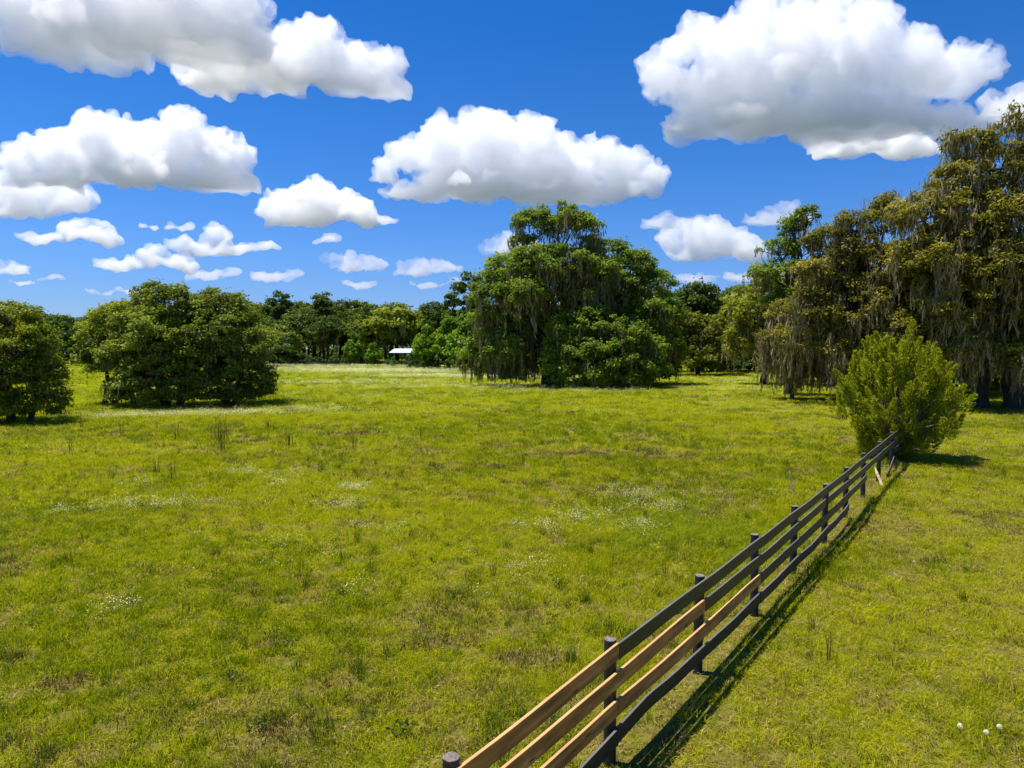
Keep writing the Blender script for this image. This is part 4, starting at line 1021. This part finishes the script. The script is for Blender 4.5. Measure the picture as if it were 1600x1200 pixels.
rs = np.random.RandomState(9)
def pts(y0, y1, dens, marg=1.5):
    """random points in the wedge in front of the camera, with a margin for a step aside"""
    w1 = .80 * y1 + marg
    n = int(2 * w1 * (y1 - y0) * dens)
    x = rs.uniform(-w1, w1, n); y = rs.uniform(y0, y1, n)
    k = np.abs(x) < .80 * y + marg
    return x[k], y[k]
FD = np.array([.57, .82])
def fence_side(x, y):      # metres to the right of the fence line
    fx = np.interp(y, [p[1] for p in posts], [p[0] for p in posts])
    return (x - fx) * .82
# kinds: 0-2 green, 3-4 yellow green, 5 short lawn, 6 dry
gt = [tuft_mesh('t', M['grass'], rs, 34, .15, .06, .14, .010, 1.5, 2, (.0, .5)), tuft_mesh('t', M['grass'], rs, 34, .16, .05, .15, .011, 1.7, 2, (.25, .75)),
      tuft_mesh('t', M['grass'], rs, 30, .13, .07, .19, .012, 1.1, 2, (.0, .4)), tuft_mesh('t', M['grass'], rs, 36, .17, .05, .13, .010, 1.8, 2, (.45, 1.0)),
      tuft_mesh('t', M['grass'], rs, 32, .16, .06, .17, .009, 1.4, 2, (.4, .9)), tuft_mesh('t', M['grass'], rs, 44, .16, .03, .085, .0095, 1.9, 2, (.3, .95)),
      tuft_mesh('t', M['straw'], rs, 32, .17, .03, .09, .009, 2.2, 2, (.1, 1)), tuft_mesh('t', M['straw'], rs, 24, .17, .05, .15, .008, 1.8, 2, (0, .8)),
      tuft_mesh('t', M['brush'], rs, 34, .17, .04, .13, .011, 1.2, 2, (0, 1))]
brown = [(1.2, 25.3, 2.2, .7), (3.8, 26.0, 2.4, .6), (5.6, 25.4, 1.4, .5), (-.6, 23.2, 1.3, .5), (-.5, 27.6, 1.3, .6), (7.5, 24.5, 1.0, .5), (9.7, 22.4, .9, .5), (-7, 31.9, 2, .9), (.3, 8.7, .6, .35), (-.9, 9.2, .7, .3), (2.83, 10.0, .5, .4), (-5.3, 8.0, .7, .25), (-2.4, 7.0, .5, .3), (5.5, 24.6, 1.6, .35)]
def ell(x, y, L):
    m_ = np.zeros_like(x)
    for (a, b, c, d) in L: m_ = np.maximum(m_, 1 - ((x - a) / c) ** 2 - ((y - b) / d) ** 2)
    return np.clip(m_, 0, 1)
def classify(x, y):
    n = len(x)
    big = fbm2(x, y, 5.5, 1) + .35 * fbm2(x, y, 1.4, 2); dry = fbm2(x, y, 1.1, 5) + .5 * fbm2(x, y, 5, 6); u = rs.random(n)
    side = fence_side(x, y)
    lawn = side > -.1
    i = np.where(big + (u - .5) * .7 > .05, rs.choice([3, 4, 1], n), rs.choice([0, 1, 2, 3], n))
    i = np.where(lawn, rs.choice([5, 5, 5, 3, 1], n), i)
    g2 = fbm2(x, y, 2.6, 12)
    i = np.where(lawn & (g2 + (u - .5) * .5 > .16) & (x > 3.5), rs.choice([0, 2, 1, 5], n), i)
    dp = np.where(dry > .30, .42, np.where(dry > .12, .18, .045))
    dp = np.where(lawn, dp * 1.1 + .10, dp)
    e = ell(x, y, brown); dp = np.maximum(dp, e * 1.2)
    strip = np.exp(-((side + .05) / .28) ** 2); dp = np.maximum(dp, strip * .75)
    i = np.where(rs.random(n) < dp, np.where(rs.random(n) < .7, 6, 7), i)
    i = np.where(rs.random(n) < e * .6, 8, i)
    i = np.where(rs.random(n) < .06 + .15 * (dry > .34), 8, i)
    hs = np.where(lawn, .85, 1.0) * (1 + .45 * fbm2(x, y, .8, 8) + .25 * fbm2(x, y, 3.0, 9))
    keep = rs.random(n) > (np.clip(dry - .12, 0, 1) * .4 + e * .3 + strip * .25)
    return i[keep], hs[keep], x[keep], y[keep]
XS = []; YS = []; IS = []; SS = []
for (y0, y1, dens, s) in [(3.6, 10, 100, .9), (10, 17, 72, 1.0), (17, 26, 36, 1.3), (26, 42, 14, 1.7), (42, 70, 5.0, 2.5), (70, 125, 1.3, 3.8), (125, 165, .55, 5.2)]:
    x, y = pts(y0, y1, dens)
    i, hs, x, y = classify(x, y)
    n = len(x); q = s * rs.uniform(.75, 1.25, n)
    hq = np.minimum(q, 1.25 + .28 * q) * hs
    XS.append(x); YS.append(y); IS.append(i); SS.append(np.stack([q, q, hq], 1))
print('grass tufts', sum(len(a) for a in XS))
scatter('grass', gt, np.concatenate(XS), np.concatenate(YS), np.concatenate(IS), np.concatenate(SS), seed=1)

# broad-leaved weeds, darker than the grass
def weed_mesh(n, rad, h, leaf, mat='weed'):
    c = np.stack([rs.normal(size=n) * rad * .5, rs.normal(size=n) * rad * .5, rs.random(n) * h], 1)
    nn_ = unit(rs, n); nn_[:, 2] = np.abs(nn_[:, 2]) + .3; nn_ /= np.linalg.norm(nn_, axis=1)[:, None]
    return mesh('w', leaf_quads(c, nn_, leaf * rs.uniform(.6, 1.3, n), rs, 2.2), np.arange(4 * n).reshape(-1, 4), M[mat], attr=np.repeat(rs.random(n), 4))
wt = [weed_mesh(70, .13, .16, .026), tuft_mesh('t', M['weed'], rs, 46, .10, .10, .30, .010, .8, 3), weed_mesh(80, .16, .12, .024), tuft_mesh('t', M['weed'], rs, 30, .07, .15, .38, .008, .5, 3),
      tuft_mesh('t', M['weed'], rs, 60, .2, .06, .18, .010, 1.0, 2, (.3, 1))]
x, y = pts(4, 34, 2.6)
m1 = fbm2(x, y, 3.4, 21) + .6 * fbm2(x, y, .9, 22)
side = fence_side(x, y)
k = (m1 > -.02) & ((side < -.5) | (rs.random(len(x)) < .12))
x, y = x[k], y[k]
e_ = [(1.3, 9.65), (1.15, 9.5), (-.05, 7.3), (.1, 7.45), (.35, 7.2), (-2.2, 6.9), (-2.1, 7.1), (-3.4, 8.2), (-2.9, 9.1), (-1.6, 7.3), (-1.9, 8.5)]
for (a, b) in e_:
    x = np.append(x, a + rs.normal(size=3) * .12); y = np.append(y, b + rs.normal(size=3) * .12)
n = len(x); q = rs.uniform(.4, 1.0, n)
scatter('weeds', wt, x, y, rs.choice([0, 1, 1, 2, 3, 3, 4, 4], n), np.stack([q, q, q * rs.uniform(.7, 1.3, n)], 1), seed=2)
# light green clover-like patch by the fence
x = rs.normal(size=900) * 1.3 + 4.2; y = rs.normal(size=900) * 1.1 + 15.2
k = fence_side(x, y) < -.25; x, y = x[k], y[k]; n = len(x); q = rs.uniform(.4, .8, n)
cl = [tuft_mesh('t', M['light_leaf'], rs, 30, .2, .05, .14, .02, .8, 2, (.4, 1))]
scatter('clover', cl, x, y, np.zeros(n), np.stack([q, q, q], 1), seed=3)

# white wild flowers
def flower_mesh(n, rad, h, s):
    c = np.stack([rs.normal(size=n) * rad * .5, rs.normal(size=n) * rad * .5, h * rs.uniform(.6, 1.1, n)], 1)
    nn_ = unit(rs, n) * .5; nn_[:, 2] += 1; nn_ /= np.linalg.norm(nn_, axis=1)[:, None]
    me = mesh('f', leaf_quads(c, nn_, s * rs.uniform(.6, 1.2, n), rs, 1.1), np.arange(4 * n).reshape(-1, 4), M['petal'], attr=np.repeat(rs.random(n), 4))
    return me
ft = [flower_mesh(26, .3, .26, .017), flower_mesh(16, .22, .32, .018), flower_mesh(9, .2, .22, .016)]
spots = [(-4.4, 19.2, .5, .3, 26), (-4.2, 17.1, .7, .4, 20), (-8.6, 21.5, .5, .25, 12), (-7.4, 21.0, .8, .25, 16), (-6.4, 22.0, .5, .3, 10), (-6.6, 19.5, .4, .3, 10), (3.2, 18.2, 1.2, .7, 36), (3.6, 16.8, .8, .5, 22), (1.5, 15.8, 1.0, .6, 26),
         (.6, 15.0, .8, .5, 14), (-9.4, 16.8, 1.2, .4, 22), (-8.4, 17.2, 1.4, .3, 18), (-10.7, 16.2, .7, .3, 10), (-11, 19.8, .7, .3, 8), (-5.9, 10.1, .25, .2, 5), (-2.8, 15.0, .8, .4, 10), (2.8, 15, .7, .5, 14), (-4, 13.5, 3, 1.5, 12), (.5, 12, 2.5, 1.5, 16), (6.0, 18.5, 1.5, 1, 10),
         (-20, 41, 4.5, .9, 150), (-17, 42.6, 3.5, .7, 120), (-23, 39.5, 2, .5, 50), (-13, 44.5, 3, .8, 60), (30, 80, 8, 3, 90), (2, 92, 12, 2, 260), (-10, 96, 12, 3, 260), (-22, 112, 16, 6, 320), (-35, 125, 14, 6, 220), (-14, 120, 14, 6, 220), (-5, 68, 14, 3, 110), (-18, 78, 14, 5, 150), (-12, 56, 9, 3, 60), (6, 62, 8, 2, 50), (22, 64, 7, 3, 40), (-46, 148, 16, 4, 160), (-24, 142, 16, 4, 180)]
FX = []; FY = []
for (a, b, c, d, k) in spots:
    k = int(k * (3.2 if b > 60 else 1.7))
    FX.append(a + rs.normal(size=k) * c * .6); FY.append(b + rs.normal(size=k) * d * .6)
x, y = pts(8, 60, .10); k = fence_side(x, y) < -.5; FX.append(x[k]); FY.append(y[k])
x = np.concatenate(FX); y = np.concatenate(FY); n = len(x)
q = np.where(y > 55, 2.2 + (y - 55) / 40, np.where(y > 30, 1.8, 1.0)) * rs.uniform(.7, 1.2, n)
scatter('wildflowers', ft, x, y, rs.randint(0, 3, n), np.stack([q, q, 1 + .4 * (q - 1)], 1), seed=4)

# stands of brown seed stalks one can tell apart
def stalk_mesh(n, rad, h):
    a = tuft_mesh('stalks', M['brush'], rs, n, rad, h * .6, h, .022, .22, 3, (0, 1))
    return a
sm_ = [stalk_mesh(34, .32, 1.0), stalk_mesh(16, .16, .95), stalk_mesh(9, .1, .8)]
stalks = [(-12.43, 29.3, 0, 1.25, 'widest stand of brown seed stalks in the left half of the meadow'), (-14.5, 29.7, 1, 1.0, 'brown seed stalks just left of the widest stand'), (-11.4, 27.0, 1, 1.0, 'brown seed stalks in front of the widest stand'),
          (-9.0, 27.8, 1, 1.15, 'brown seed stalks right of the widest stand'), (-18.1, 31.9, 1, .9, 'brown seed stalks farthest left in the meadow'), (-17.0, 26.5, 2, .9, 'thin brown stalks low at the far left'),
          (-11.2, 21.6, 1, .8, 'brown stalks beside the white flower trail on the left'), (-10.2, 20.6, 1, .8, 'brown stalks behind the left white flower band'), (-11.9, 33.6, 1, 1.0, 'brown stalks behind the widest stand'), (-4.0, 30.5, 2, 1.0, 'brown stalks left of the middle of the meadow'),
          (-6.2, 27.0, 2, 1.0, 'brown stalks between the widest stand and the middle of the meadow'), (.4, 23.6, 2, .7, 'single brown stalk tuft at the bare brown patch'), (-1.6, 34.5, 2, 1.0, 'brown stalks far out in the middle of the meadow'), (-22.0, 35.2, 2, .9, 'brown stalks in front of the left clump'), (4.1, 8.75, 2, .55, 'brown stalk tuft on the mown strip right of the fence')]
for (x_, y_, k, s, lab) in stalks:
    o = link('seed_stalks', sm_[k], None, (x_, y_, h1(x_, y_))); o.scale = (s, s, s); tag(o, lab, 'weed', 'brown seed stalk stands in the meadow')
# seed heads by the fence, lower right corner
for (x_, y_, lab) in [(4.63, 6.96, 'white fluffy seed head at lower right, leftmost of three'), (4.82, 6.84, 'white fluffy seed head at lower right, lowest of three'), (5.03, 6.95, 'white fluffy seed head at lower right, rightmost of three')]:
    o = empty('wild_flower', (x_, y_, h1(x_, y_)))
    v, f = tube([(0, 0, 0), (.01, 0, .05), (.0, .01, .09)], [.003, .003, .002], 5); link('stem', mesh('stem', v, f, M['weed']), o)
    d = unit(rs, 160); q = leaf_quads(d * .026 + np.array([0, 0, .11]), d, np.full(160, .009), rs, 1.4)
    link('fluff', mesh('fluff', q, np.arange(640).reshape(-1, 4), M['petal'], attr=np.full(640, .6)), o)
    tag(o, lab, 'flower', 'seed heads at the lower right')
